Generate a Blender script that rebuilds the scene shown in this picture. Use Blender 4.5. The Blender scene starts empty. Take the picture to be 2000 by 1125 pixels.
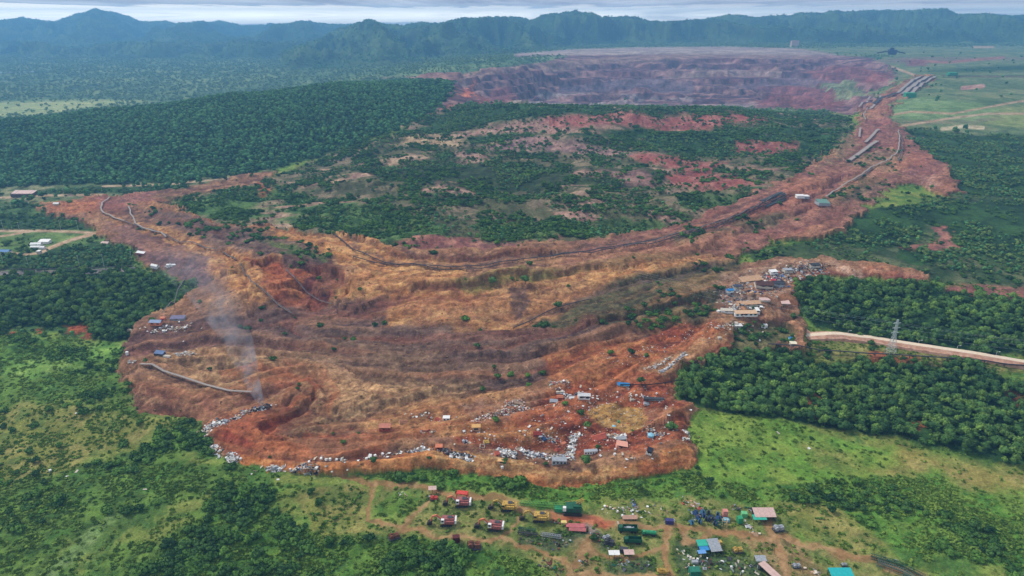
import bpy, math, random
import numpy as np
from mathutils import Vector, Matrix, Euler

random.seed(7)
rng = np.random.default_rng(11)
S = bpy.context.scene
COL = S.collection

# ---------------------------------------------------------------- camera, sky, sun, exposure
CAM_H = 250.0
PITCH = math.radians(21.8)
FPX = 1333.0                      # focal length in photo pixels (2000 wide)
cam_data = bpy.data.cameras.new('camera')
cam_data.sensor_width = 36.0
cam_data.lens = 36.0 * FPX / 2000.0
cam_data.clip_start = 1.0
cam_data.clip_end = 60000.0
cam = bpy.data.objects.new('camera', cam_data)
cam.location = (0, 0, CAM_H)
cam.rotation_euler = (math.radians(90) - PITCH, 0, 0)
COL.objects.link(cam)
S.camera = cam

SUN_EL = math.radians(44)
SUN_AZ = math.radians(-55)        # sun stands to the far left of the view (measured from +Y towards +X)
world = bpy.data.worlds.new("World")
S.world = world
world.use_nodes = True
wt = world.node_tree
wt.nodes.clear()
def wn(t, **k):
    n = wt.nodes.new(t)
    for a, b in k.items():
        setattr(n, a, b)
    return n
w_out = wn('ShaderNodeOutputWorld')
w_bg = wn('ShaderNodeBackground')
w_sky = wn('ShaderNodeTexSky', sky_type='NISHITA')
w_sky.sun_disc = False
w_sky.sun_elevation = SUN_EL
w_sky.sun_rotation = SUN_AZ
w_sky.air_density = 1.5
w_sky.dust_density = 2.0
w_geo = wn('ShaderNodeTexCoord')
w_sep = wn('ShaderNodeSeparateXYZ')
wt.links.new(w_geo.outputs['Generated'], w_sep.inputs[0])
def wmath(op, a, b=None, c=None, clamp=False):
    n = wn('ShaderNodeMath', operation=op)
    n.use_clamp = clamp
    for i, v in enumerate((a, b, c)):
        if v is None:
            continue
        if isinstance(v, (int, float)):
            n.inputs[i].default_value = v
        else:
            wt.links.new(v, n.inputs[i])
    return n.outputs[0]
zz = wmath('ABSOLUTE', w_sep.outputs['Z'])
den = wmath('ADD', zz, 0.02)
px_ = wmath('DIVIDE', w_sep.outputs['X'], den)
py_ = wmath('DIVIDE', w_sep.outputs['Y'], den)
w_cmb = wn('ShaderNodeCombineXYZ')
wt.links.new(wmath('MULTIPLY', px_, 3.6), w_cmb.inputs[0]); wt.links.new(wmath('MULTIPLY', py_, 1.1), w_cmb.inputs[1])
w_noise = wn('ShaderNodeTexNoise')
w_noise.inputs['Scale'].default_value = 0.075
w_noise.inputs['Detail'].default_value = 8
w_noise.inputs['Roughness'].default_value = 0.62
wt.links.new(w_cmb.outputs[0], w_noise.inputs['Vector'])
w_ramp = wn('ShaderNodeValToRGB')
w_ramp.color_ramp.elements[0].position = 0.36
w_ramp.color_ramp.elements[0].color = (0.40, 0.42, 0.58, 1)
w_ramp.color_ramp.elements[1].position = 0.64
w_ramp.color_ramp.elements[1].color = (1.05, 1.1, 1.2, 1)
wt.links.new(w_noise.outputs[0], w_ramp.inputs[0])
# pale clear band low over the mountains, a little brighter to the left
low = wmath('SUBTRACT', 1.0, wmath('DIVIDE', wmath('MULTIPLY_ADD', w_noise.outputs[0], 0.030, wmath('SUBTRACT', zz, 0.0150)), 0.0115), clamp=True)
left = wmath('MULTIPLY_ADD', w_sep.outputs['X'], -0.75, 0.58, clamp=True)
wob = wmath('MULTIPLY_ADD', w_noise.outputs[0], 2.2, -0.62, clamp=True)
lowb = wmath('MULTIPLY', wmath('MULTIPLY', wmath('POWER', low, 0.45), wmath('ADD', left, 0.25)), wmath('ADD', wob, 0.3), clamp=True)
w_mix = wn('ShaderNodeMix', data_type='RGBA')
wt.links.new(lowb, w_mix.inputs['Factor'])
wt.links.new(w_ramp.outputs[0], w_mix.inputs[6])
w_mix.inputs[7].default_value = (4.6, 4.3, 3.5, 1)
w_skyscale = wn('ShaderNodeMix', data_type='RGBA', blend_type='MULTIPLY')
w_skyscale.inputs['Factor'].default_value = 1.0
wt.links.new(w_sky.outputs[0], w_skyscale.inputs[6])
w_skyscale.inputs[7].default_value = (0.08, 0.08, 0.08, 1)
w_mix2 = wn('ShaderNodeMix', data_type='RGBA')
w_mix2.inputs['Factor'].default_value = 0.88
wt.links.new(w_skyscale.outputs[2], w_mix2.inputs[6])
wt.links.new(w_mix.outputs[2], w_mix2.inputs[7])
wt.links.new(w_mix2.outputs[2], w_bg.inputs['Color'])
w_bg.inputs['Strength'].default_value = 0.40
wt.links.new(w_bg.outputs[0], w_out.inputs['Surface'])

sun_d = bpy.data.lights.new('sun', 'SUN')
sun_d.energy = 1.5
sun_d.angle = math.radians(10)
sun_d.color = (1.0, 0.95, 0.87)
sun = bpy.data.objects.new('sun', sun_d)
sv = Vector((math.sin(SUN_AZ) * math.cos(SUN_EL), math.cos(SUN_AZ) * math.cos(SUN_EL), math.sin(SUN_EL)))
sun.rotation_euler = (-sv).to_track_quat('-Z', 'Y').to_euler()
COL.objects.link(sun)

S.view_settings.view_transform = 'Standard'
S.view_settings.look = 'None'
S.view_settings.exposure = 1.22
S.view_settings.gamma = 1.0
S.view_settings.use_curve_mapping = False
S.cycles.max_bounces = 4
S.cycles.diffuse_bounces = 2
S.cycles.volume_bounces = 1
S.cycles.transparent_max_bounces = 8
S.cycles.volume_max_steps = 256
S.cycles.use_denoising = True

# ---------------------------------------------------------------- helpers
CP, SP = math.cos(PITCH), math.sin(PITCH)
def ray(u, v):
    """world direction of a photo pixel (2000 x 1125); used to survey the site into world coordinates"""
    a = (np.asarray(u, float) - 1000) / FPX
    b = (562.5 - np.asarray(v, float)) / FPX
    return a, CP + b * SP, -SP + b * CP
def project(x, y, z):
    dz = z - CAM_H
    zc = y * CP - dz * SP
    yc = y * SP + dz * CP
    return 1000 + FPX * x / zc, 562.5 - FPX * yc / zc
def hit_h(u, v, h):
    dx, dy, dz = ray(u, v)
    s = (h - CAM_H) / dz
    return float(dx * s), float(dy * s)

def _hash(ix, iy, seed):
    h = (ix.astype(np.int64) * 374761393 + iy.astype(np.int64) * 668265263 + seed * 1274126177) & 0xFFFFFFFF
    h = ((h ^ (h >> 13)) * 1274126177) & 0xFFFFFFFF
    h = h ^ (h >> 16)
    return (h & 0xFFFFFF).astype(np.float32) / 16777215.0
def vnoise(x, y, seed=0):
    fx, fy = np.floor(x), np.floor(y)
    ix, iy = fx.astype(np.int64), fy.astype(np.int64)
    tx, ty = (x - fx).astype(np.float32), (y - fy).astype(np.float32)
    tx = tx * tx * (3 - 2 * tx); ty = ty * ty * (3 - 2 * ty)
    a = _hash(ix, iy, seed); b = _hash(ix + 1, iy, seed)
    c = _hash(ix, iy + 1, seed); d = _hash(ix + 1, iy + 1, seed)
    return (a * (1 - tx) + b * tx) * (1 - ty) + (c * (1 - tx) + d * tx) * ty
def fbm(x, y, scale, seed=0, octs=4, gain=0.5):
    """0..1, mean 0.5"""
    t = 0; a = 1; n = 0; f = 1.0 / scale
    cs, sn = math.cos(0.6), math.sin(0.6)
    X, Y = x * f, y * f
    for o in range(octs):
        t = t + a * vnoise(X + 17.3 * o, Y - 9.1 * o, seed + o)
        n += a; a *= gain
        X, Y = (X * cs - Y * sn) * 2.03, (X * sn + Y * cs) * 2.03
    return t / n
def ridged(x, y, scale, seed=0, octs=4):
    t = 0; a = 1; n = 0; f = 1.0 / scale
    cs, sn = math.cos(0.9), math.sin(0.9)
    X, Y = x * f, y * f
    for o in range(octs):
        t = t + a * (1 - np.abs(2 * vnoise(X + 5.3 * o, Y - 3.1 * o, seed + o) - 1))
        n += a; a *= 0.5
        X, Y = (X * cs - Y * sn) * 2.1, (X * sn + Y * cs) * 2.1
    return t / n
def sstep(e0, e1, x):
    t = np.clip((x - e0) / (e1 - e0), 0, 1)
    return t * t * (3 - 2 * t)
def lin(c):
    c = np.asarray(c, float) / 255.0
    return np.where(c <= 0.04045, c / 12.92, ((c + 0.055) / 1.055) ** 2.4)

# ---------------------------------------------------------------- materials
MATS = {}
def mat(name, rgb, rough=0.85, var=0.25, scale=0.6, metal=0.0, second=None, bump=0.0):
    """matte painted / weathered surface; colour given in sRGB bytes"""
    if name in MATS:
        return MATS[name]
    m = bpy.data.materials.new(name); m.use_nodes = True
    nt = m.node_tree; n = nt.nodes; p = n['Principled BSDF']
    p.inputs['Roughness'].default_value = rough
    p.inputs['Metallic'].default_value = metal
    p.inputs['Specular IOR Level'].default_value = 0.3
    c = lin(rgb)
    tc = n.new('ShaderNodeTexCoord'); nz = n.new('ShaderNodeTexNoise')
    nz.inputs['Scale'].default_value = scale; nz.inputs['Detail'].default_value = 6; nz.inputs['Roughness'].default_value = 0.65
    nt.links.new(tc.outputs['Object'], nz.inputs['Vector'])
    rp = n.new('ShaderNodeValToRGB')
    rp.color_ramp.elements[0].position = 0.35; rp.color_ramp.elements[1].position = 0.65
    s = lin(second) if second is not None else c * (1 - 1.6 * var)
    rp.color_ramp.elements[0].color = (*np.clip(s, 0, 1), 1)
    rp.color_ramp.elements[1].color = (*np.clip(c * (1 + 0.3 * var), 0, 1), 1)
    nt.links.new(nz.outputs[0], rp.inputs[0]); nt.links.new(rp.outputs[0], p.inputs['Base Color'])
    if bump:
        b = n.new('ShaderNodeBump'); b.inputs['Strength'].default_value = bump; b.inputs['Distance'].default_value = 0.1
        nt.links.new(nz.outputs[0], b.inputs['Height']); nt.links.new(b.outputs[0], p.inputs['Normal'])
    MATS[name] = m
    return m

def ground_mat(name, bump=0.6, fine=0.35, sc=(0.9, 0.22, 0.05)):
    m = bpy.data.materials.new(name); m.use_nodes = True
    nt = m.node_tree; n = nt.nodes; p = n['Principled BSDF']
    p.inputs['Roughness'].default_value = 1.0
    p.inputs['Specular IOR Level'].default_value = 0.1
    at = n.new('ShaderNodeVertexColor'); at.layer_name = 'cover'
    tc = n.new('ShaderNodeTexCoord')
    last = at.outputs['Color']
    hs = []
    for i, s in enumerate(sc):
        nz = n.new('ShaderNodeTexNoise'); nz.inputs['Scale'].default_value = s
        nz.inputs['Detail'].default_value = 5; nz.inputs['Roughness'].default_value = 0.7
        nt.links.new(tc.outputs['Object'], nz.inputs['Vector'])
        mr = n.new('ShaderNodeMapRange')
        mr.inputs['From Min'].default_value = 0.3; mr.inputs['From Max'].default_value = 0.7
        mr.inputs['To Min'].default_value = 1 - fine; mr.inputs['To Max'].default_value = 1 + fine
        nt.links.new(nz.outputs[0], mr.inputs['Value'])
        mx = n.new('ShaderNodeVectorMath'); mx.operation = 'SCALE'
        nt.links.new(last, mx.inputs[0]); nt.links.new(mr.outputs[0], mx.inputs['Scale'])
        last = mx.outputs[0]; hs.append(nz.outputs[0])
    nt.links.new(last, p.inputs['Base Color'])
    b = n.new('ShaderNodeBump'); b.inputs['Strength'].default_value = bump; b.inputs['Distance'].default_value = 1.2
    nt.links.new(hs[0], b.inputs['Height'])
    b2 = n.new('ShaderNodeBump'); b2.inputs['Strength'].default_value = bump * 0.8; b2.inputs['Distance'].default_value = 3.0
    nt.links.new(hs[1], b2.inputs['Height']); nt.links.new(b.outputs[0], b2.inputs['Normal'])
    nt.links.new(b2.outputs[0], p.inputs['Normal'])
    return m

def leaf_mat(name, dark, light, tint=True):
    m = bpy.data.materials.new(name); m.use_nodes = True
    nt = m.node_tree; n = nt.nodes; p = n['Principled BSDF']
    p.inputs['Roughness'].default_value = 0.9
    p.inputs['Specular IOR Level'].default_value = 0.15
    oi = n.new('ShaderNodeObjectInfo')
    tc = n.new('ShaderNodeTexCoord'); nz = n.new('ShaderNodeTexNoise')
    nz.inputs['Scale'].default_value = 2.6; nz.inputs['Detail'].default_value = 3
    nt.links.new(tc.outputs['Object'], nz.inputs['Vector'])
    # broad patches of species over the site, in world space
    ge = n.new('ShaderNodeNewGeometry'); n2 = n.new('ShaderNodeTexNoise')
    n2.inputs['Scale'].default_value = 0.018; n2.inputs['Detail'].default_value = 4
    nt.links.new(ge.outputs['Position'], n2.inputs['Vector'])
    ad = n.new('ShaderNodeMath'); ad.operation = 'MULTIPLY_ADD'
    nt.links.new(oi.outputs['Random'], ad.inputs[0]); ad.inputs[1].default_value = 0.75
    nt.links.new(nz.outputs[0], ad.inputs[2])
    ad2 = n.new('ShaderNodeMath'); ad2.operation = 'MULTIPLY_ADD'
    nt.links.new(n2.outputs[0], ad2.inputs[0]); ad2.inputs[1].default_value = 1.1
    nt.links.new(ad.outputs[0], ad2.inputs[2])
    rp = n.new('ShaderNodeValToRGB')
    rp.color_ramp.elements[0].position = 0.95 - 0.25; rp.color_ramp.elements[1].position = 1.0
    rp.color_ramp.elements[0].color = (*lin(dark), 1)
    rp.color_ramp.elements[1].color = (*lin(light), 1)
    mr = n.new('ShaderNodeMapRange'); mr.inputs['From Min'].default_value = 0.7; mr.inputs['From Max'].default_value = 2.0
    nt.links.new(ad2.outputs[0], mr.inputs['Value'])
    rp.color_ramp.elements[0].position = 0.15; rp.color_ramp.elements[1].position = 0.85
    nt.links.new(mr.outputs[0], rp.inputs[0])
    nt.links.new(rp.outputs[0], p.inputs['Base Color'])
    return m

# ---------------------------------------------------------------- mesh builder and scene records
class MB:
    def __init__(self):
        self.v = []; self.f = []
    def add(self, vs, fs, M=None):
        o = len(self.v)
        for p in vs:
            p = Vector(p)
            self.v.append(tuple(M @ p) if M else tuple(p))
        self.f += [tuple(i + o for i in f) for f in fs]
        return self
    def box(self, c, s, rot=(0, 0, 0), taper=1.0):
        x, y, z = s[0] / 2, s[1] / 2, s[2] / 2; t = taper
        vs = [(-x, -y, -z), (x, -y, -z), (x, y, -z), (-x, y, -z), (-x * t, -y * t, z), (x * t, -y * t, z), (x * t, y * t, z), (-x * t, y * t, z)]
        fs = [(0, 3, 2, 1), (4, 5, 6, 7), (0, 1, 5, 4), (1, 2, 6, 5), (2, 3, 7, 6), (3, 0, 4, 7)]
        return self.add(vs, fs, Matrix.Translation(c) @ Euler(rot).to_matrix().to_4x4())
    def prism(self, prof, y0, y1, M=None):
        """profile in xz extruded along y"""
        n = len(prof)
        vs = [(x, y0, z) for x, z in prof] + [(x, y1, z) for x, z in prof]
        fs = [tuple(range(n)), tuple(range(2 * n - 1, n - 1, -1))] + [(i, i + n, (i + 1) % n + n, (i + 1) % n) for i in range(n)]
        return self.add(vs, fs, M)
    def beam(self, a, b, w, h=None):
        a, b = Vector(a), Vector(b); d = b - a
        q = d.to_track_quat('X', 'Z').to_matrix().to_4x4()
        L = d.length; h = h or w
        vs = [(0, -w / 2, -h / 2), (0, w / 2, -h / 2), (0, w / 2, h / 2), (0, -w / 2, h / 2), (L, -w / 2, -h / 2), (L, w / 2, -h / 2), (L, w / 2, h / 2), (L, -w / 2, h / 2)]
        fs = [(0, 1, 2, 3), (7, 6, 5, 4), (0, 4, 5, 1), (1, 5, 6, 2), (2, 6, 7, 3), (3, 7, 4, 0)]
        return self.add(vs, fs, Matrix.Translation(a) @ q)
    def cyl(self, a, b, r, n=10, r2=None):
        a, b = Vector(a), Vector(b); d = b - a; r2 = r if r2 is None else r2
        q = d.to_track_quat('Z', 'X').to_matrix().to_4x4(); L = d.length
        vs = [(r * math.cos(t), r * math.sin(t), 0) for t in [2 * math.pi * i / n for i in range(n)]]
        vs += [(r2 * math.cos(t), r2 * math.sin(t), L) for t in [2 * math.pi * i / n for i in range(n)]]
        fs = [tuple(range(n - 1, -1, -1)), tuple(range(n, 2 * n))] + [(i, (i + 1) % n, (i + 1) % n + n, i + n) for i in range(n)]
        return self.add(vs, fs, Matrix.Translation(a) @ q)
    def mesh(self, name, m):
        me = bpy.data.meshes.new(name)
        me.from_pydata(self.v, [], self.f)
        if isinstance(m, (list, tuple)):
            for k in m: me.materials.append(k)
        else:
            me.materials.append(m)
        return me
    def build(self, name, m, parent=None, loc=(0, 0, 0), rot=(0, 0, 0)):
        o = bpy.data.objects.new(name, self.mesh(name, m)); COL.objects.link(o)
        o.location = loc; o.rotation_euler = rot
        if parent: o.parent = parent
        return o
def empty(name, loc, rz=0.0, rot=None, scale=1.0):
    o = bpy.data.objects.new(name, None); COL.objects.link(o)
    o.empty_display_size = 0.5
    o.location = loc; o.rotation_euler = rot if rot else (0, 0, rz); o.scale = (scale,) * 3
    return o
def tag(o, label, cat, group=None, kind=None):
    o['label'] = label; o['category'] = cat
    if group: o['group'] = group
    o['kind'] = kind or 'thing'
    return o
def stuff(o, label, cat):
    return tag(o, label, cat, kind='stuff')
def kids(o):
    return [c for c in bpy.data.objects if c.parent == o]
def dup(root, loc, rot=None, scale=None, label=None, cat=None, group=None, children=None):
    r = root.copy(); COL.objects.link(r); r.location = loc
    if rot is not None: r.rotation_euler = rot
    if scale is not None: r.scale = (scale,) * 3 if isinstance(scale, (int, float)) else scale
    if label: r['label'] = label
    if cat: r['category'] = cat
    if group: r['group'] = group
    for ch in (children if children is not None else kids(root)):
        c = ch.copy(); COL.objects.link(c); c.parent = r
        for g in kids(ch) if children is None else []:
            d = g.copy(); COL.objects.link(d); d.parent = c
    return r
# ================================================================ TERRAIN
# Surveyed spot heights: (photo u, photo v, height m) turned into world x, y; 'W' rows give azimuth as u, distance y, height
SPOT = [(-200,1125,0),(0,1125,0),(500,1125,-2),(1000,1125,0),(1500,1125,0),(2000,1125,0),(2250,1125,0),(0,900,0),(350,900,-1),(700,960,0),
(1200,970,0),(1500,900,0),(2000,900,2),(2300,850,3),(-250,800,2),(0,700,6),(200,680,6),(150,600,13),(0,600,10),(-250,560,12),(350,570,14),
(0,530,14),(250,480,16),(0,460,13),(0,400,14),(150,405,18),(600,850,5),(300,740,7),(480,640,14),(800,700,11),(1000,620,20),
(800,560,24),(600,605,15),(560,540,29),(660,520,28),(700,470,33),(500,445,31),(350,425,26),(250,405,22),(420,480,27),(640,560,20),
(1100,800,6),(1250,760,8),(1200,600,23),(1300,520,32),(1000,500,34),(1450,440,40),(1600,380,46),(1700,290,54),(1700,240,58),
(1450,560,24),(1500,640,14),(1700,700,7),(2000,715,7),(1700,620,12),(2000,640,14),(2300,640,14),(1800,560,20),(1700,800,2),(1900,850,2),
(2000,400,34),(2300,400,34),(1850,450,32),(1700,480,31),(1900,300,44),(2000,250,48),(1800,265,50),
(420,385,27),(600,425,33),(800,440,37),(1000,440,38),(1200,420,41),(700,350,44),(900,350,47),(1100,350,48),(1300,350,48),
(900,300,52),(1100,302,52),(1100,282,62),(1300,300,54),(1000,272,62),(1250,258,64),(1250,226,84),(1050,256,66),(1050,232,82),
(1420,254,66),(1420,226,80),(950,245,70),(1000,216,82),(1200,212,84),(1400,214,80),(1550,250,62),
(0,362,15),(300,350,20),(500,330,28),(640,300,38),(0,290,34),(300,265,56),(600,235,72),(800,205,80),
(-250,262,46),(0,240,54),(200,219,68),(440,188,88),(650,165,96),(870,160,96),(880,190,80),(850,225,66),
(850,149,60),(700,140,20),(0,140,-20),(300,150,-20),(0,200,-22),(600,125,-10),(-250,150,-20),
(950,206,4),(1200,206,-6),(1500,206,0),(1650,212,20),(1050,192,-26),(1200,190,-30),(1500,188,-26),(1620,190,0),
(900,152,62),(1000,134,66),(1100,120,70),(1300,112,74),(1500,110,75),(1700,113,76),(1725,150,62),(1650,170,36),(900,185,40),(930,170,30),
(1000,106,66),(1300,93,70),(1700,91,76),(2000,90,76),(1900,130,70),(2000,180,64),(1800,205,60),(1760,160,68),(2300,120,74),(2300,200,62)]
SPOTW = [(-100,1800,-20),(300,2100,-20),(600,2400,-10),(0,6000,-20),(500,6000,-20),(800,5000,0),(1000,6000,40),(1500,7000,70),(2000,7000,70),
(0,11000,-20),(1000,11000,20),(2000,11000,70),(-300,60,0),(1000,60,0),(2300,60,0),(1200,1850,5),(1450,1850,10)]
pts = []
for u, v, h in SPOT:
    x, y = hit_h(u, v, h); pts.append((x / y, math.log(y), h))
for u, y, h in SPOTW:
    pts.append(((u - 1000) / FPX * CP, math.log(y), h))
pts = np.array(pts)
RX, RY = 2.6, 1.5
C2 = 0.035 ** 2
qx, qy = pts[:, 0] * RX, pts[:, 1] * RY
K = np.sqrt((qx[:, None] - qx[None]) ** 2 + (qy[:, None] - qy[None]) ** 2 + C2)
n_ = len(pts)
A = np.zeros((n_ + 1, n_ + 1)); A[:n_, :n_] = K - 0.004 * np.eye(n_); A[:n_, n_] = 1; A[n_, :n_] = 1
sol = np.linalg.solve(A, np.append(pts[:, 2], 0))
def macro(x, y):
    a = (x / y * RX).astype(np.float32); b = (np.log(y) * RY).astype(np.float32)
    t = np.full(a.shape, sol[n_], np.float32)
    for i in range(n_):
        t += np.float32(sol[i]) * np.sqrt((a - np.float32(qx[i])) ** 2 + (b - np.float32(qy[i])) ** 2 + np.float32(C2))
    return t

# mountain ranges: skyline (u, v) at a ridge distance
SKY_A = [(-600,40),(-200,46),(0,43),(45,37),(105,46),(150,28),(190,20),(240,30),(275,45),(310,43),(350,48),(430,43),(475,53),(520,47),(560,50),(590,42),(640,50),(700,50),(900,60),(1100,60)]
SKY_B = [(300,170),(420,150),(500,118),(560,100),(620,82),(660,60),(700,47),(720,43),(750,52),(790,54),(820,48),(860,53),(900,40),(950,37),(1000,33),(1035,40),(1060,30),(1110,29),(1150,28),(1200,33),(1240,38),(1270,47),(1320,45),(1380,42),(1450,50),(1600,60)]
SKY_C = [(1180,85),(1280,58),(1350,45),(1420,33),(1500,37),(1540,34),(1580,25),(1640,21),(1700,17),(1780,22),(1850,21),(1870,30),(1950,33),(2050,36),(2300,30),(2700,40)]
def skyline(sk, dist, az):
    u = np.array([s[0] for s in sk], float); v = np.array([s[1] for s in sk], float)
    dx, dy, dz = ray(u, v)
    return np.interp(az, dx / dy, CAM_H + dz / dy * dist)
def ranges(x, y, base):
    az = x / y
    out = base
    hs = np.zeros_like(base)
    for sk, yb, yr, seed, sp in ((SKY_A, 5600, 8600, 3, 900), (SKY_B, 3500, 5400, 4, 520), (SKY_C, 4750, 6000, 5, 480)):
        if sk is SKY_B:
            yb_ = yb + 1300 * sstep(-0.05, 0.12, az)
        else:
            yb_ = yb + 0 * az
        wy = y + (fbm(x, y, 1200, seed + 20, 2) - 0.5) * 500
        s = (wy - yb_) / (yr - yb_)
        top = skyline(sk, yr, az)
        spur = ridged(x + 0.25 * y, y * 0.35, sp, seed + 30, 4) - 0.55
        spur += 0.6 * (ridged(x + 0.1 * y, y * 0.5, sp * 0.4, seed + 40, 4) - 0.6)
        sc = np.clip(s, 0, 1)
        prof = sc ** 1.15
        back = np.clip((y - yr) / (0.35 * yr), 0, 1)
        h = base + (top - base) * (prof * (1 - back) + 0.0) + spur * 400 * 4 * sc * (1 - sc) * (top > base)
        h = np.where((s > 0) & (top > base), h, -999)
        # keep the surveyed skyline: nothing in front may rise over it
        cap = skyline(sk, 1.0, az); cap = CAM_H + (cap - CAM_H) * y - 4
        h = np.where(y < yr, np.minimum(h, np.maximum(cap, base)), h)
        hs = np.maximum(hs, (h > out) * 1.0)
        out = np.maximum(out, h)
    return out, hs

# grid, finer where the site is looked at from the drone
ys = [60, 120, 180, 215, 232]
while ys[-1] < 9900:
    y = ys[-1]
    st = min(1.75 * (y * y + CAM_H ** 2) / (FPX * CAM_H) / 1.05, 0.0068 * y)
    ys.append(y + max(st, 0.7))
ys = np.array(ys)
tt = np.concatenate([-np.linspace(1.9, 1.14, 10), np.linspace(-1.12, 1.12, 1140), np.linspace(1.14, 1.9, 10)])
NR, NC = len(ys), len(tt)
print('GRID', NR, NC)
def halfw(y):
    return 0.75 * (CP * y + SP * CAM_H)
Xg = tt[None, :] * halfw(ys)[:, None]
Yg = np.repeat(ys[:, None], NC, 1)
base = macro(Xg, Yg)
Zm, is_mtn = ranges(Xg, Yg, base)

# ---------------------------------------------------------------- land cover
# the survey map: each vertex knows where it lies on the oblique survey sheet (u, v)
wx = (fbm(Xg, Yg, 20, 51, 5, 0.65) - 0.5) * 20 * np.clip(Yg / 500, 0.6, 4)
wy = (fbm(Xg, Yg, 20, 61, 5, 0.65) - 0.5) * 20 * np.clip(Yg / 500, 0.6, 4)
U, V = project(Xg + wx, Yg + wy * 1.5, Zm)
U0, V0 = project(Xg, Yg, Zm)
def inside(poly, u, v):
    c = np.zeros(u.shape, bool)
    n = len(poly)
    for i in range(n):
        x1, y1 = poly[i]; x2, y2 = poly[(i + 1) % n]
        if y1 == y2: continue
        m = (v > min(y1, y2)) & (v <= max(y1, y2))
        c ^= m & (u < (x2 - x1) * (v - y1) / (y2 - y1) + x1)
    return c
def dist(poly, u, v, closed=True):
    d = np.full(u.shape, 1e9)
    n = len(poly)
    for i in range(n if closed else n - 1):
        x1, y1 = poly[i]; x2, y2 = poly[(i + 1) % n]
        dx, dy = x2 - x1, y2 - y1
        L = dx * dx + dy * dy + 1e-9
        t = np.clip(((u - x1) * dx + (v - y1) * dy) / L, 0, 1)
        d = np.minimum(d, (u - x1 - t * dx) ** 2 + (v - y1 - t * dy) ** 2)
    return np.sqrt(d)
def cover_alpha(poly, feather, line=None, ymax=None, ymin=None, exact=False):
    uu, vv = (U0, V0) if exact else (U, V)
    pad = feather + (line or 0) + 2
    xs_ = [p[0] for p in poly]; ys_ = [p[1] for p in poly]
    m = (uu > min(xs_) - pad) & (uu < max(xs_) + pad) & (vv > min(ys_) - pad) & (vv < max(ys_) + pad)
    if ymax: m &= Yg < ymax
    if ymin: m &= Yg > ymin
    a = np.zeros(uu.shape)
    if not m.any(): return a
    u, v = uu[m], vv[m]
    if line:
        d = line - dist(poly, u, v, closed=False)
    else:
        d = dist(poly, u, v)
        d = np.where(inside(poly, u, v), d, -d)
    a[m] = sstep(-feather, feather, d)
    return a

COLR = np.zeros(Xg.shape + (3,))
TREE = np.zeros(Xg.shape); SHRUB = np.zeros(Xg.shape); TUFT = np.zeros(Xg.shape)
FORG = np.zeros(Xg.shape, np.int8)      # which forest
CLS = np.zeros(Xg.shape, np.int8)       # 0 ground 1 landslide 2 mine pit 3 mountains 4 dirt track
AMP = np.zeros(Xg.shape)                # relief amplitude
_seed = [100]
def palette(cols, scale, stretch=1.0, contrast=1.0, m=None):
    """mottle between colours; cols = (main, light, dark)"""
    _seed[0] += 7
    s = _seed[0]
    X_, Y_ = (Xg, Yg) if m is None else (Xg[m], Yg[m])
    a = fbm(X_, Y_ * stretch, scale, s, 5, 0.62)
    b = fbm(X_, Y_ * stretch, scale * 0.55, s + 3, 5, 0.65)
    c = [lin(k) for k in cols]
    out = np.broadcast_to(c[0], X_.shape + (3,)).copy()
    wa = sstep(0.50 - 0.10 / contrast, 0.50 + 0.14 / contrast, a)[..., None] * 0.85
    out = out * (1 - wa) + c[1] * wa
    wb = sstep(0.50 - 0.02, 0.50 + 0.16 / contrast, b)[..., None] * 0.8
    out = out * (1 - wb) + c[2] * wb
    return out
def lay(poly, cols=None, scale=14, feather=4, line=None, cls=None, amp=None, tree=None, shrub=None, tuft=None, forest=None,
        ymax=None, ymin=None, stretch=1.0, contrast=1.0, opacity=1.0, exact=False):
    a = cover_alpha(poly, feather, line, ymax, ymin, exact) * opacity
    if cols is not None:
        m = a > 0
        COLR[m] = COLR[m] * (1 - a[m][:, None]) + palette(cols, scale, stretch, contrast, m) * a[m][:, None]
    if cls is not None: CLS[a > 0.5] = cls
    for arr, val in ((TREE, tree), (SHRUB, shrub), (TUFT, tuft), (AMP, amp)):
        if val is not None: arr[:] = arr * (1 - a) + val * a
    if forest is not None: FORG[a > 0.5] = forest
    return a

# colours (sRGB)
G_MEAD = ((100,130,56), (132,140,70), (70,106,48))
G_DRY = ((126,130,64), (152,144,84), (92,112,54))
G_BUSH = ((74,112,46), (104,136,58), (48,80,38))
G_LUSH = ((90,132,52), (120,148,64), (62,104,44))
F_DARK = ((44,72,40), (58,90,46), (34,56,34))
DIRT = ((146,108,74), (164,132,94), (118,92,60))
SAND = ((168,140,112), (186,162,134), (142,116,90))
BROWN = ((126,90,70), (160,122,90), (92,66,58))
DRYG = ((142,110,80), (184,150,108), (98,74,60))
OCHRE = ((176,122,74), (204,158,102), (134,88,62))
REDB = ((146,72,48), (176,100,62), (106,54,44))
REDB2 = ((142,60,44), (164,84,54), (112,52,42))
ORANGE = ((190,118,66), (208,146,88), (156,88,54))
DARKB = ((96,76,70), (122,98,84), (74,58,56))
PURP = ((142,92,82), (172,122,102), (106,72,70))
PINK = ((168,130,114), (190,156,138), (128,88,84))
SCARP = ((152,82,76), (178,120,108), (118,66,66))
PIT = ((104,72,76), (150,116,110), (64,46,58))
PITR = ((116,70,70), (140,92,88), (90,58,64))
GREY = ((140,128,126), (166,154,148), (108,98,102))
PLAT = ((98,116,76), (126,132,92), (72,96,64))

COLR[:] = palette(G_MEAD, 30, contrast=1.2)
TUFT[:] = 0.02; AMP[:] = 0.35; SHRUB[:] = 0.0008
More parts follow.
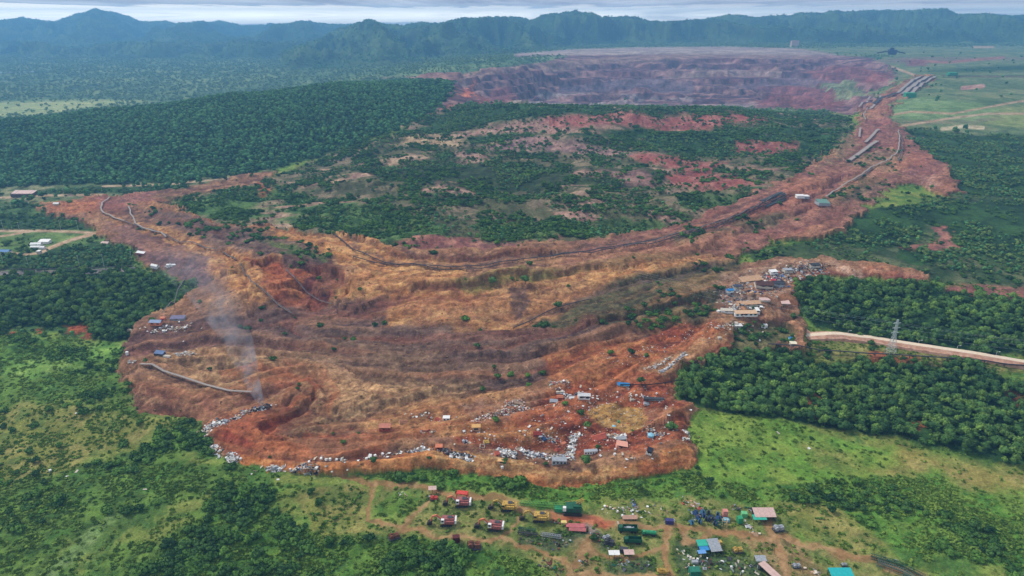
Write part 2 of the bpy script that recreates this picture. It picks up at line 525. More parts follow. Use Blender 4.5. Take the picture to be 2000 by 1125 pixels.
# far plain, mountains
far = (Yg > 1750) & (CLS == 0)
COLR[far] = palette(((84,110,72), (118,136,88), (64,92,62)), 160, m=far)  # plain paled in its own colour so the misty valley reads brighter
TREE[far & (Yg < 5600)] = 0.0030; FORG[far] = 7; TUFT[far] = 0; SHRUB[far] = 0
mt = is_mtn > 0
CLS[mt] = 3
COLR[mt] = palette(((52,78,48), (78,100,56), (38,60,42)), 260, m=mt)
TREE[mt] = 0.0019; FORG[mt] = 5

# ---- left forest hill
lay([(-300,272),(0,240),(200,219),(440,187),(650,163),(700,158),(890,155),(890,190),(840,225),(760,262),(640,305),(540,330),(470,345),(300,358),(0,368),(-300,375)],
    F_DARK, 40, 4, tree=0.038, shrub=0, tuft=0, forest=4, ymax=2050, amp=0.3)
hill_back = (Yg < 2400) & (Yg > 900) & (Xg < 0) & (V0 < 240) & (Zm > 8) & (CLS == 0)
TREE[hill_back] = np.maximum(TREE[hill_back], 0.02); FORG[hill_back] = 4
lay([(180,345),(260,325),(420,318),(480,330),(430,345),(300,352)], ((56,98,54),(76,118,62),(40,72,44)), 40, 5, opacity=0.6)
lay([(-200,205),(0,200),(130,196),(280,196),(150,215),(0,232),(-200,240)], ((150,160,104),(170,172,118),(120,140,88)), 60, 5, ymin=1800, tree=0.0006)  # pale field on the plain, its sunlit brightness put into the colour
# strip fields left of slide
lay([(-300,368),(0,366),(300,356),(470,344),(540,330),(530,345),(430,362),(330,378),(200,386),(100,392),(0,410),(-300,410)], ((92,110,70),(142,140,104),(60,84,52)), 30, 3, tree=0.006, tuft=0, forest=6)
lay([(-300,400),(0,398),(60,402),(120,425),(170,435),(260,505),(380,560),(385,580),(300,625),(250,655),(0,655),(-300,655)], ((74,104,56),(104,128,70),(46,74,42)), 40, 4, tree=0.004, shrub=0.004, tuft=0.01, forest=3)
lay([(-300,425),(0,420),(40,418),(130,428),(172,432),(172,447),(100,452),(0,448),(-300,450)], F_DARK, 20, 2, tree=0.04, tuft=0, forest=3)
lay([(60,372),(160,366),(310,366),(320,376),(200,380),(60,380)], F_DARK, 20, 2, tree=0.035, tuft=0, forest=3)
lay([(20,404),(45,396),(72,398),(75,408),(45,412)], F_DARK, 20, 2, tree=0.06, tuft=0, forest=3)
lay([(-300,500),(0,498),(100,492),(180,472),(230,480),(262,505),(262,522),(150,524),(0,526),(-300,530)], F_DARK, 25, 3, tree=0.035, tuft=0, forest=3)
lay([(-300,540),(0,538),(150,533),(290,532),(345,550),(385,562),(390,578),(340,605),(290,632),(250,655),(252,668),(200,668),(120,640),(60,632),(0,660),(-300,690)], F_DARK, 30, 3, tree=0.060, tuft=0, shrub=0.004, forest=2)
lay([(70,462),(140,452),(170,460),(120,480),(60,488),(0,490),(0,470)], ((92,120,62),(120,142,80),(60,88,48)), 20, 3, tree=0.0)
for q_ in ([(140,634),(165,625),(182,650),(188,662),(160,652)], [(95,664),(130,655),(135,662),(105,670)], [(62,648),(85,642),(88,655),(66,656)], [(18,655),(34,650),(36,662),(22,664)]):
    lay(q_, REDB, 6, 4, tree=0.004, amp=1.5)
# roads on the left
for pl, w in (([(-200,451),(0,451),(100,451),(190,455)], 2.4), ([(190,455),(140,468),(95,485),(80,494)], 3.2), ([(80,494),(50,497),(20,494)], 2.2), ([(-200,482),(0,462),(60,452)], 2.0)):
    lay(pl, SAND, 10, 1.0, line=w, cls=4, tree=0, shrub=0, tuft=0, exact=True, amp=0.05)
lay([(-200,385),(0,386),(90,382),(200,380)], SAND, 10, 1.5, line=2.0, tree=0, cls=4, exact=True)
lay([(200,364),(330,360),(430,350),(520,338)], SAND, 20, 1.2, line=1.6, tree=0, cls=4, exact=True)
lay([(-200,537),(0,534),(140,532),(262,526)], ((120,112,112),(140,128,118),(96,92,96)), 10, 1.2, line=4.5, tree=0, shrub=0, tuft=0, cls=4, exact=True, amp=0.05)
lay([(-100,541),(120,537)], SAND, 10, 1.0, line=1.6, tree=0, shrub=0, tuft=0, cls=4, exact=True, amp=0.05)

# ---- left green slope above toe and foreground
lay([(-300,655),(0,660),(60,665),(130,650),(180,665),(255,665),(240,690),(228,730),(260,790),(270,812),(150,830),(-300,850)], G_MEAD, 26, 6, shrub=0.006, tuft=0.05, amp=1.4, contrast=1.5)
lay([(100,690),(200,665),(252,672),(235,700),(180,715),(60,740),(0,735),(0,715)], ((112,148,66),(136,164,82),(80,118,52)), 14, 5, tuft=0.03)
lay([(0,660),(60,668),(140,668),(180,690),(60,710),(0,720),(-200,730)], G_BUSH, 14, 5, shrub=0.03, tuft=0.05)
lay([(60,742),(230,690),(238,740),(262,800),(190,810),(120,790),(60,790)], G_BUSH, 10, 8, shrub=0.02, tuft=0.06, opacity=0.55)
lay([(70,790),(260,815),(390,815),(385,850),(300,850),(200,880),(120,930),(20,970),(-200,970),(-200,850)], G_DRY, 16, 10, tuft=0.05, shrub=0.003)
lay([(380,815),(400,860),(430,895),(400,905),(340,885),(290,895),(240,895),(260,880),(320,850),(350,820)], G_BUSH, 10, 5, shrub=0.03, tuft=0.06)
lay([(-200,970),(100,930),(250,890),(350,910),(470,925),(460,960),(360,990),(250,1010),(150,1050),(60,1140),(-200,1160)], G_BUSH, 16, 8, shrub=0.016, tuft=0.10, amp=1.6, opacity=0.8)
lay([(60,1125),(160,1060),(230,1010),(250,1015),(170,1075),(90,1135)], ((116,142,80),(136,158,96),(88,118,62)), 5, 5, tuft=0.03, shrub=0.002)
lay([(180,1100),(300,1040),(420,990),(520,960),(640,950),(720,980),(720,1030),(640,1060),(560,1010),(480,1000),(400,1020),(330,1050),(250,1125)], G_MEAD, 18, 6, tuft=0.04, shrub=0.001)
lay([(250,1140),(330,1060),(420,1010),(540,1010),(640,1055),(740,1060),(860,1050),(960,1075),(1060,1090),(1110,1125),(1110,1160),(250,1160)], G_BUSH, 14, 8, shrub=0.03, tuft=0.10, amp=1.3)
lay([(400,990),(450,960),(520,950),(540,975),(500,1010),(440,1025),(390,1010)], G_BUSH, 10, 6, shrub=0.035, tuft=0.06)
lay([(640,955),(720,960),(725,1030),(780,1040),(640,1050),(590,1010),(560,980)], G_DRY, 20, 6, tuft=0.03, shrub=0.0005)
# right of toe: meadow, dry strip, bushes
lay([(1320,790),(1360,800),(1480,815),(1560,830),(1640,860),(1760,880),(1860,900),(2000,930),(2300,960),(2300,1010),(2000,970),(1860,920),(1760,930),(1640,940),(1500,945),(1360,935),(1345,860)], ((106,144,56),(130,150,66),(84,122,48)), 26, 5, tuft=0.018, shrub=0.0003, amp=0.6)
lay([(1740,870),(1860,895),(2000,925),(2300,955),(2300,1000),(2000,955),(1900,950),(1860,930),(1820,910),(1740,935),(1700,920),(1760,905)], ((146,132,72),(168,150,92),(120,120,62)), 20, 14, opacity=0.85, tuft=0.01, shrub=0.0003)
lay([(1560,870),(1640,880),(1700,920),(1660,930),(1600,915)], G_DRY, 14, 12, opacity=0.7)
lay([(1600,945),(1760,935),(1830,925),(1880,945),(2000,975),(2300,1000),(2300,1170),(1980,1160),(1960,1100),(1800,1090),(1740,1060),(1640,1010),(1620,970)], G_LUSH, 12, 8, shrub=0.020, tuft=0.12, amp=1.3)
lay([(740,915),(860,925),(1000,938),(1120,948),(1220,942),(1340,925),(1370,940),(1500,945),(1640,945),(1640,990),(1560,985),(1440,975),(1300,965),(1180,975),(1100,985),(1000,972),(880,955),(740,945)], G_LUSH, 12, 5, shrub=0.010, tuft=0.12, amp=0.7)
lay([(1480,985),(1640,990),(1700,1040),(1740,1070),(1640,1075),(1560,1030)], G_DRY, 14, 8, tuft=0.06, shrub=0.002)
lay([(740,955),(860,960),(1000,985),(1140,1005),(1200,985),(1260,975),(1340,975),(1460,985),(1540,1010),(1560,1060),(1740,1085),(1800,1125),(1800,1170),(1100,1170),(1060,1100),(960,1065),(860,1050),(760,1040),(725,1010)], ((112,124,64),(144,140,82),(84,104,52)), 10, 6, shrub=0.0003, tuft=0.02, amp=0.25)
lay([(760,965),(850,975),(800,1020),(745,1025),(730,1000)], G_MEAD, 10, 6, tuft=0.04)
lay([(1010,1040),(1130,1030),(1190,1050),(1180,1070),(1060,1070),(1010,1055)], ((80,96,60),(110,118,80),(60,72,52)), 4, 6)
lay([(1180,1090),(1280,1085),(1290,1115),(1190,1118)], ((78,98,58),(108,118,76),(58,76,50)), 4, 4)
lay([(1320,1045),(1350,1045),(1370,1080),(1480,1085),(1500,1125),(1330,1125)], ((72,94,54),(104,118,74),(54,70,48)), 4, 4)
lay([(1440,1045),(1560,1055),(1620,1125),(1500,1130),(1470,1080)], ((150,122,84),(168,142,104),(116,104,68)), 8, 10, opacity=0.8)
lay([(1120,1060),(1160,1060),(1190,1125),(1300,1118),(1320,1130),(1120,1130)], ((150,122,84),(168,142,104),(116,104,68)), 8, 10, opacity=0.7)
# tracks of the yard
TRK = [([(660,932),(700,945),(760,952),(840,958),(900,968),(980,980),(1060,1000),(1140,1015),(1220,1022),(1320,1030),(1400,1042),(1460,1050),(1530,1058),(1620,1070),(1720,1095),(1800,1130)], 8),
       ([(720,948),(728,985),(730,1010),(760,1025),(850,1038),(930,1045),(1000,1055),(1060,1072),(1110,1090),(1130,1125),(1130,1160)], 6),
       ([(850,960),(835,985),(810,1010),(790,1028)], 5), ([(1010,990),(1000,1015),(985,1035),(975,1050)], 5),
       ([(1150,1020),(1150,1050),(1140,1080),(1130,1100)], 9), ([(1130,1082),(1200,1082),(1260,1078),(1300,1070)], 5),
       ([(1300,1035),(1300,1060),(1305,1090),(1315,1130),(1330,1165)], 9), ([(1130,1118),(1220,1120),(1310,1120)], 7),
       ([(1495,1010),(1500,1040),(1510,1060),(1525,1090),(1545,1140)], 11), ([(1330,1040),(1340,1062),(1380,1050)], 8)]
for pl, w in TRK:
    lay(pl, DIRT, 8, 3.5, line=w * 0.8, cls=4, tree=0, shrub=0, tuft=0, amp=0.06, opacity=0.9)
lay([(1080,1005),(1200,1018),(1180,1032),(1100,1022)], ((176,98,66),(186,116,84),(150,84,60)), 8, 5)
lay([(1130,1025),(1160,1030),(1175,1045),(1140,1045)], GREY, 4, 4, opacity=0.7)

# ---- right side forests and belts
lay([(1440,490),(1600,470),(1640,450),(1700,410),(1800,400),(1860,385),(1800,300),(1760,250),(1830,255),(1960,262),(2300,240),(2300,600),(2000,570),(1800,545),(1700,525),(1600,512),(1480,510)], ((68,88,52),(104,110,76),(46,66,42)), 30, 4, tree=0.014, forest=3, tuft=0, shrub=0.006, amp=0.8)
lay([(1770,250),(1850,258),(1950,268),(2100,260),(2100,390),(1980,385),(1880,380),(1840,330),(1800,300)], F_DARK, 30, 3, tree=0.035, forest=3, tuft=0)
lay([(1640,430),(1700,410),(1850,395),(2100,390),(2100,520),(1900,500),(1850,500),(1800,520),(1760,510),(1750,480),(1840,470),(1840,430),(1760,480),(1660,480)], F_DARK, 30, 4, tree=0.024, forest=3, tuft=0)
lay([(1545,560),(1600,545),(1700,550),(1850,560),(2000,578),(2300,590),(2300,710),(2000,700),(1900,685),(1760,668),(1680,655),(1600,645),(1560,610)], F_DARK, 30, 3, tree=0.064, forest=2, tuft=0, shrub=0)
lay([(1340,735),(1360,700),(1440,680),(1520,685),(1600,700),(1700,702),(1800,700),(1900,705),(2000,735),(2300,760),(2300,960),(2000,905),(1900,890),(1800,868),(1700,850),(1600,832),(1500,818),(1400,802),(1330,785),(1318,760)], F_DARK, 24, 3, tree=0.068, forest=1, tuft=0, shrub=0.006, amp=1.5)
lay([(1940,700),(2000,715),(2100,740),(2100,770),(1990,745),(1900,712)], G_MEAD, 16, 4, tree=0.002)
for c_ in ([(1570,780),(1600,765),(1615,790),(1590,815)], [(1740,815),(1800,820),(1790,845),(1745,840)], [(1975,770),(2010,770),(2010,800),(1985,790)]):
    lay(c_, REDB, 6, 6, tree=0.01, opacity=0.7)
lay([(1380,690),(1440,660),(1560,650),(1700,665),(1900,700),(2050,722),(2050,738),(1900,712),(1700,702),(1560,690),(1440,680)], ((120,126,66),(150,142,84),(98,92,60)), 10, 3, tree=0, shrub=0.003, tuft=0.03, amp=0.2)
lay([(1700,688),(1790,694),(1780,704),(1700,704)], ((168,98,66),(180,116,80),(140,84,60)), 6, 3)
lay([(1750,480),(1840,470),(1835,445),(1850,440),(1862,475),(1890,490),(1800,490)], PURP, 12, 3, tree=0.001)
# distant right: reclaimed grass slopes
lay([(1655,250),(1700,232),(1720,190),(1690,120),(1800,95),(2300,88),(2300,250),(2000,262),(1900,265),(1830,256),(1770,250),(1700,250)], PLAT, 60, 3, ymin=1200, ymax=4700, tree=0.0001, shrub=0, tuft=0, forest=6)
for pg_, cl_ in (([(1790,140),(1950,128),(2100,124),(2100,134),(1900,142)], F_DARK), ([(1840,160),(2100,158),(2100,172),(1860,176)], ((84,104,68),(104,120,80),(62,86,56))),
        ([(1800,215),(1900,196),(2000,190),(1960,206),(1860,222)], ((76,100,60),(96,116,74),(58,80,50))), ([(1700,120),(1760,112),(1900,108),(2100,106),(2100,114),(1900,118),(1780,126)], ((110,100,84),(130,118,98),(84,84,68))),
        ([(1900,215),(2000,208),(2100,215),(2100,245),(1980,250),(1920,240)], ((128,140,84),(146,152,100),(104,122,72))), ([(1740,195),(1800,185),(1860,190),(1820,205),(1760,212)], ((84,108,70),(104,124,82),(64,88,56))),
        ([(1740,225),(1860,222),(1960,232),(1900,240),(1760,242)], ((112,114,84),(132,128,100),(88,96,68)))):
    lay(pg_, cl_, 40, 4, ymin=1000)
lay([(1700,215),(1790,190),(1900,200),(1960,215),(1900,235),(1760,235)], ((110,136,84),(130,150,100),(84,112,70)), 40, 4, ymin=1000)
lay([(1560,94),(1700,92),(2300,88),(2300,112),(1900,112),(1700,108),(1560,104)], PLAT, 80, 2, ymin=2500, ymax=4900, tree=0.00002)
for pl, w, cl in (([(1690,118),(1740,130),(1790,148)], 2.2, SAND), ([(1760,246),(1850,232),(1930,222),(2000,222)], 2.0, SAND), ([(1700,232),(1780,218),(1860,222),(1990,198),(2100,190)], 1.8, SAND),
                  ([(1840,252),(1880,247),(1920,250)], 3.5, ((188,172,136),(200,186,156),(160,148,112))), ([(1860,150),(2100,150)], 1.0, DARKB),
                  ([(1780,118),(1850,122),(1960,112)], 2.4, PURP), ([(1880,172),(1920,168)], 4, PINK), ([(1900,92),(1940,92)], 2, SAND)):
    lay(pl, cl, 20, 1.2, line=w, exact=True, tree=0)
lay([(1765,118),(1800,116),(1812,128),(1775,130)], PITR, 20, 2)

# ---- mine pit
pit_a = lay([(885,160),(905,150),(960,136),(1060,122),(1110,108),(1000,112),(1010,104),(1160,96),(1400,92),(1560,95),(1640,108),(1700,112),(1730,128),(1752,150),(1740,165),(1700,178),(1720,190),(1700,215),(1660,225),(1600,215),(1500,212),(1300,208),(1050,206),(900,205),(870,215),(845,235),(810,260),(780,262),(850,215),(880,190)],
    PIT, 150, 3, cls=2, tree=0, shrub=0, tuft=0, amp=2.0, ymin=1100, contrast=1.6, stretch=5)
for pl, w, cl in (([(900,160),(1000,135),(1120,120),(1300,112),(1600,110)], 5, ((132,104,98),(168,140,122),(100,76,76))),
                  ([(1050,190),(1150,182),(1260,190),(1350,196)], 3, GREY), ([(1300,150),(1420,140),(1520,148)], 6, ((140,116,110),(166,144,130),(108,86,88))),
                  ([(1100,170),(1250,165),(1350,170)], 7, ((98,84,96),(120,104,110),(76,64,78))), ([(1000,203),(1200,206),(1400,206),(1520,205)], 2.2, GREY),
                  ([(1440,175),(1540,160),(1640,158)], 8, ((104,86,96),(130,108,108),(80,66,78)))):
    lay(pl, cl, 60, 3, line=w, ymin=1100, stretch=5, opacity=0.8)
lay([(900,165),(925,162),(925,190),(905,188)], ((176,96,76),(190,124,96),(140,76,66)), 16, 2, ymin=1100)
lay([(935,185),(990,172),(1010,200),(940,203)], PITR, 16, 3, ymin=1100)
lay([(1470,205),(1520,170),(1620,168),(1660,185),(1640,215),(1560,212)], PITR, 40, 4, ymin=1100)
lay([(1560,140),(1660,125),(1740,150),(1700,165),(1600,155)], PITR, 40, 4, ymin=1100)
lay([(1590,165),(1660,160),(1700,180),(1640,190)], ((104,116,84),(130,134,100),(82,88,70)), 40, 3, ymin=1100)
lay([(985,108),(1100,97),(1250,92),(1420,91),(1560,95),(1640,108),(1300,106),(1120,108)], ((150,132,124),(168,150,138),(120,106,104)), 120, 2, ymin=2000, cls=2, tree=0, amp=0.5)
lay([(740,152),(900,144),(960,136),(905,152),(880,158)], ((142,104,92),(160,124,108),(116,86,80)), 60, 2, ymin=1900, tree=0, cls=2)
lay([(800,256),(850,222),(880,205),(900,205),(860,235),(830,258)], PURP, 20, 3, tree=0, cls=2, amp=1)

# ---- slumped middle hill
mid_a = lay([(330,392),(420,378),(540,345),(640,305),(770,265),(850,222),(900,208),(1050,207),(1300,209),(1500,213),(1600,216),(1660,230),(1660,262),(1640,290),(1600,320),(1560,345),(1500,372),(1400,412),(1300,447),(1200,464),(1100,482),(1000,497),(900,500),(760,492),(700,472),(600,457),(500,442),(400,430),(300,402)],
    ((92,92,64),(138,122,98),(62,70,48)), 26, 4, cls=0, tree=0.008, shrub=0.022, tuft=0, forest=3, amp=2.2, contrast=1.4, ymax=1800)
lay([(880,215),(1000,206),(1150,212),(1300,213),(1500,214),(1620,222),(1660,240),(1560,240),(1480,232),(1300,222),(1100,226),(960,240),(820,265),(840,240)], F_DARK, 20, 3, tree=0.02, ymax=1800)
lay([(1100,250),(1300,252),(1440,250),(1660,250),(1600,300),(1460,305),(1300,296),(1150,270),(1060,262),(950,278),(860,285),(930,268),(1050,256)], F_DARK, 20, 5, tree=0.018, ymax=1800)
lay([(680,330),(760,325),(860,310),(1000,318),(1200,330),(1300,345),(1280,375),(1150,372),(1000,370),(860,372),(740,350)], ((50,66,42),(70,84,50),(36,50,36)), 20, 5, tree=0.017, shrub=0.02)
lay([(1320,380),(1440,350),(1500,375),(1400,405),(1340,420)], ((70,96,56),(96,116,70),(50,72,44)), 20, 5, tree=0.012)
lay([(340,400),(420,385),(540,372),(640,390),(740,410),(860,440),(880,470),(760,480),(640,455),(480,436),(360,415)], ((72,104,54),(98,128,68),(50,74,44)), 16, 5, tree=0.014, shrub=0.03)
lay([(930,440),(1080,435),(1200,430),(1330,425),(1330,445),(1180,462),(1000,470),(940,460)], ((70,96,52),(96,118,66),(50,72,44)), 14, 5, tree=0.016, shrub=0.03)
lay([(760,485),(820,465),(960,470),(1100,468),(1000,495),(900,502)], PURP, 12, 4, tree=0.003, shrub=0.01)
led = sstep(0.72, 0.86, ridged(Xg * 0.45, Yg * 1.3, 60, 901, 4)) * (mid_a > 0.5) * sstep(0.45, 0.6, fbm(Xg, Yg, 120, 911, 3))
lm = led > 0
COLR[lm] = COLR[lm] * (1 - 0.85 * led[lm][:, None]) + palette(((164,128,112), (196,164,136), (128,94,88)), 14, m=lm) * 0.85 * led[lm][:, None]
TREE *= 1 - 0.8 * led; SHRUB *= 1 - 0.6 * led
# scarps and ledges of bare soil
for pg, cl in (([(880,268),(930,252),(1000,240),(1020,232),(1060,234),(1150,228),(1160,248),(1080,254),(1000,255),(940,266),(900,270)], PINK),
               ([(1060,234),(1140,226),(1250,222),(1350,226),(1440,222),(1510,234),(1480,242),(1400,250),(1300,250),(1180,248),(1080,252)], SCARP),
               ([(930,296),(960,282),(1000,274),(1060,268),(1100,274),(1160,282),(1200,290),(1240,302),(1220,306),(1150,298),(1080,290),(1000,290)], ((158,124,118),(178,140,126),(110,84,88))),
               ([(1230,302),(1290,305),(1350,312),(1420,312),(1400,335),(1470,350),(1500,362),(1440,370),(1370,372),(1310,362),(1290,345),(1330,335),(1290,325),(1250,318)], SCARP),
               ([(1440,280),(1500,278),(1560,285),(1500,300),(1440,300)], SCARP), ([(1550,325),(1620,320),(1680,330),(1660,345),(1580,345)], SCARP),
               ([(786,270),(850,262),(880,268),(920,282),(880,290),(800,285)], ((176,148,112),(196,172,136),(120,96,80))),
               ([(735,316),(780,308),(830,308),(830,320),(760,322)], ((178,146,118),(196,168,140),(130,104,90))),
               ([(885,300),(930,298),(965,312),(960,320),(900,312)], PINK), ([(1120,332),(1180,336),(1170,350),(1130,346)], PINK), ([(850,365),(950,375),(940,385),(860,378)], PINK),
               ([(1180,335),(1270,345),(1290,372),(1220,362)], ((142,104,98),(160,126,114),(104,76,78))), ([(1090,410),(1180,430),(1160,438),(1080,425)], PINK),
               ([(500,352),(520,350),(522,385),(508,385)], REDB), ([(395,366),(440,360),(420,374),(380,382)], SCARP), ([(1060,250),(1100,250),(1100,264),(1070,262)], PINK),
               ([(1270,415),(1340,430),(1330,440),(1260,425)], PINK)):
    lay(pg, cl, 12, 6, tree=0.0025, shrub=0.006, ymax=1800, opacity=0.9)

# ---- the landslide
FLOWS = [[(200,390),(215,420),(300,455),(420,495),(520,530),(580,545),(640,600)], [(300,405),(500,445),(680,475),(800,515),(1000,505),(1200,480),(1400,430),(1560,370),(1680,290),(1700,230)],
[(700,600),(800,575),(1000,560),(1200,530),(1440,480),(1600,400),(1740,300)], [(620,650),(800,650),(1000,640),(1200,600),(1400,530),(1600,515),(1800,550)],
[(250,700),(400,680),(600,690),(800,720),(1000,720),(1200,660),(1400,610)], [(250,760),(380,790),(480,770),(560,750),(620,745),(650,790),(600,830),(560,850)],
[(410,850),(480,820),(560,800),(600,770)], [(430,870),(500,900),(640,910),(780,880),(900,870),(1050,850),(1200,800),(1300,740),(1420,650)],
[(400,880),(520,920),(640,930),(830,910),(1000,935),(1200,935),(1365,900)], [(600,860),(750,850),(900,810),(1050,770),(1200,700),(1350,640)],
[(260,640),(360,620),(460,600),(520,560),(500,530)], [(530,600),(600,575),(650,560)], [(80,405),(200,400),(300,390),(500,350)]]
def flow_coords(m):
    x, y = (Xg + wx * 0.35)[m], (Yg + wy * 0.5)[m]
    best = np.full(x.shape, 1e18); sc = np.zeros(x.shape); dc = np.zeros(x.shape)
    for k, fl in enumerate(FLOWS):
        w = [hit_h(u, v, float(macro(np.array([hit_h(u, v, 15)[0]]), np.array([hit_h(u, v, 15)[1]]))[0])) for u, v in fl]
        acc = k * 3000.0
        for (x1, y1), (x2, y2) in zip(w[:-1], w[1:]):
            dx, dy = x2 - x1, y2 - y1; L = math.hypot(dx, dy) + 1e-6
            t = np.clip(((x - x1) * dx + (y - y1) * dy) / L / L, 0, 1)
            ex, ey = x - x1 - t * dx, y - y1 - t * dy
            d2 = ex * ex + ey * ey
            sg = np.where(ex * dy - ey * dx > 0, 1.0, -1.0)
            b = d2 < best
            best = np.where(b, d2, best); sc = np.where(b, acc + t * L, sc); dc = np.where(b, sg * np.sqrt(d2), dc)
            acc += L
    return sc, dc
SLIDE = [(70,412),(75,398),(130,390),(200,385),(290,378),(350,372),(420,355),(520,338),(538,343),(500,365),(420,378),(350,386),(305,400),(400,430),(500,442),(600,457),(700,472),(760,490),(900,500),(1000,497),(1100,482),(1200,464),(1300,447),(1400,412),(1500,372),(1560,345),(1600,320),(1640,290),(1670,255),(1690,215),(1730,180),(1790,150),(1830,148),(1780,185),(1740,205),(1735,232),(1765,255),(1800,290),(1850,330),(1872,375),(1850,390),(1790,360),(1740,370),(1690,410),(1650,445),(1600,470),(1520,470),(1440,500),(1425,520),(1480,512),(1600,510),(1700,518),(1800,540),(1820,560),(1720,545),(1620,540),(1560,560),(1545,590),(1560,620),(1590,650),(1560,690),(1440,682),(1400,690),(1345,720),(1318,745),(1320,782),(1365,800),(1342,830),(1345,860),(1370,900),(1350,920),(1200,945),(1050,946),(900,926),(830,918),(760,924),(640,935),(520,925),(470,915),(430,890),(395,860),(402,818),(330,812),(270,808),(262,780),(250,745),(232,725),(245,690),(250,655),(300,625),(360,600),(385,575),(390,555),(350,545),(320,530),(290,515),(265,500),(240,480),(200,460),(170,440),(100,425)]
slide_a = lay(SLIDE, BROWN, 16, 1.8, cls=1, tree=0, shrub=0.0004, tuft=0, amp=2.2, contrast=1.3, ymax=2400)
def patch(pg, cl, scale=10, feather=8, **k):
    a = cover_alpha(pg, feather, k.pop('line', None)) * (slide_a > 0.5) * k.pop('opacity', 0.9)
    m = a > 0
    if cl is not None:
        COLR[m] = COLR[m] * (1 - a[m][:, None]) + palette(cl, scale, k.pop('stretch', 1.6), 1.3, m) * a[m][:, None]
    for arr, key in ((TREE, 'tree'), (SHRUB, 'shrub'), (AMP, 'amp')):
        if key in k: arr[:] = arr * (1 - a) + k[key] * a
patch([(240,640),(480,610),(1000,650),(1250,640),(1350,660),(1340,700),(1000,770),(900,770),(600,690),(240,720)], DARKB, 16, 18, shrub=0.002)
patch([(245,650),(430,640),(420,700),(250,700)], ((108,70,60),(130,92,76),(80,54,52)), 10)
patch([(310,690),(440,680),(560,700),(520,760),(420,775),(300,750)], DRYG, 8, 12)
patch([(240,700),(330,720),(400,770),(380,810),(280,800),(245,740)], BROWN, 8)
patch([(560,700),(640,670),(820,700),(960,740),(900,790),(780,820),(700,850),(620,870),(560,850),(620,790)], DRYG, 8, 16)
patch([(700,840),(780,800),(900,790),(1000,760),(1050,800),(960,830),(820,850),(740,870)], OCHRE, 8, 10, opacity=0.6)
# red arcs of the pushed lobe
patch([(412,838),(500,815),(560,800),(600,815),(545,840),(540,862),(570,885),(640,898),(760,880),(740,900),(560,912),(470,905),(425,880)], REDB, 9, 12)
for l_, w_, o_ in (([(560,808),(610,785),(628,765),(610,747),(560,738),(490,733),(430,738)], 7, 0.75), ([(640,815),(662,785),(655,755),(620,728),(560,722)], 5, 0.5), ([(600,860),(680,870),(760,868),(860,845),(940,830)], 7, 0.6), ([(590,840),(660,850),(740,848),(820,830)], 4, 0.4), ([(560,785),(590,770),(575,758),(530,752),(470,756)], 5, 0.6)):
    patch(l_, REDB, 7, 6, line=w_, opacity=o_)
patch([(440,840),(540,815),(560,825),(500,850),(505,880),(480,890),(440,865)], REDB2, 7, 8, opacity=0.7)
patch([(395,855),(440,895),(520,910),(640,922),(760,905),(840,880),(900,892),(1000,915),(1100,925),(1200,925),(1300,900),(1350,890),(1375,905),(1340,930),(1200,950),(1050,950),(900,930),(820,922),(640,940),(480,925),(400,880)], ORANGE, 8, 5)
patch([(840,885),(930,895),(1060,920),(1240,925),(1230,940),(1000,935),(860,915)], ((186,142,90),(200,164,110),(150,104,68)), 6, 4)
patch([(1000,820),(1100,760),(1200,700),(1290,640),(1400,640),(1420,680),(1330,710),(1310,780),(1340,800),(1340,880),(1240,900),(1100,880),(900,880),(880,850)], REDB, 9, 12)
patch([(1060,700),(1250,660),(1300,700),(1180,760),(1080,760)], ((156,88,54),(176,120,74),(124,66,48)), 8, 10)
patch([(1240,740),(1340,690),(1420,650),(1440,655),(1360,700),(1300,745)], ((176,132,90),(196,156,116),(140,98,68)), 5, 4, opacity=0.8)
patch([(1165,795),(1255,802),(1262,850),(1220,850),(1150,815)], ((184,144,80),(194,158,98),(158,118,66)), 6, 3)
patch([(1250,800),(1310,805),(1310,860),(1250,850)], ((156,104,76),(172,124,92),(128,84,66)), 6, 6)
patch([(900,800),(1000,790),(1080,770),(1050,810),(940,840)], ((150,104,80),(172,134,108),(122,78,62)), 5, 5)
patch([(820,850),(900,835),(1000,830),(1090,850),(1020,865),(880,862)], OCHRE, 6, 6, opacity=0.7)
# upper flows
patch([(265,400),(380,420),(520,440),(650,456),(740,480),(800,512),(900,522),(900,560),(800,585),(720,600),(655,590),(690,545),(640,505),(560,472),(440,448),(330,425)], OCHRE, 14, 6, amp=3.5)
patch([(400,440),(560,462),(660,500),(690,520),(640,512),(560,480)], ((176,122,70),(196,150,88),(140,92,60)), 8, 6)
patch([(210,428),(300,450),(420,488),(500,520),(585,532),(625,545),(600,560),(540,562),(520,612),(480,602),(440,560),(400,512),(320,482),(240,455)], OCHRE, 12, 6, amp=3.5)
patch([(270,410),(320,415),(430,440),(540,462),(620,495),(655,535),(640,560),(560,525),(460,495),(360,465),(300,440)], DARKB, 12, 6, shrub=0.02, tree=0.003, opacity=0.9)
patch([(500,470),(620,505),(640,525),(560,505)], G_BUSH, 8, 6, shrub=0.05, opacity=0.6)
patch([(480,520),(560,530),(640,545),(668,560),(640,608),(590,612),(545,600),(520,570),(510,540)], REDB, 8, 5, amp=4)
patch([(600,540),(655,520),(665,560),(640,600),(600,590)], ((96,54,52),(120,70,60),(72,44,48)), 8, 5, opacity=0.9)
patch([(560,560),(610,540),(600,590),(560,600)], ((158,96,58),(182,120,76),(120,66,50)), 6, 5)
patch([(200,440),(260,450),(400,510),(420,560),(390,590),(385,560),(320,525),(250,490)], ((108,76,74),(130,96,90),(82,60,64)), 10, 6)
patch([(80,398),(190,392),(200,412),(150,424),(90,415)], ((168,104,66),(186,126,84),(136,76,58)), 10, 4)
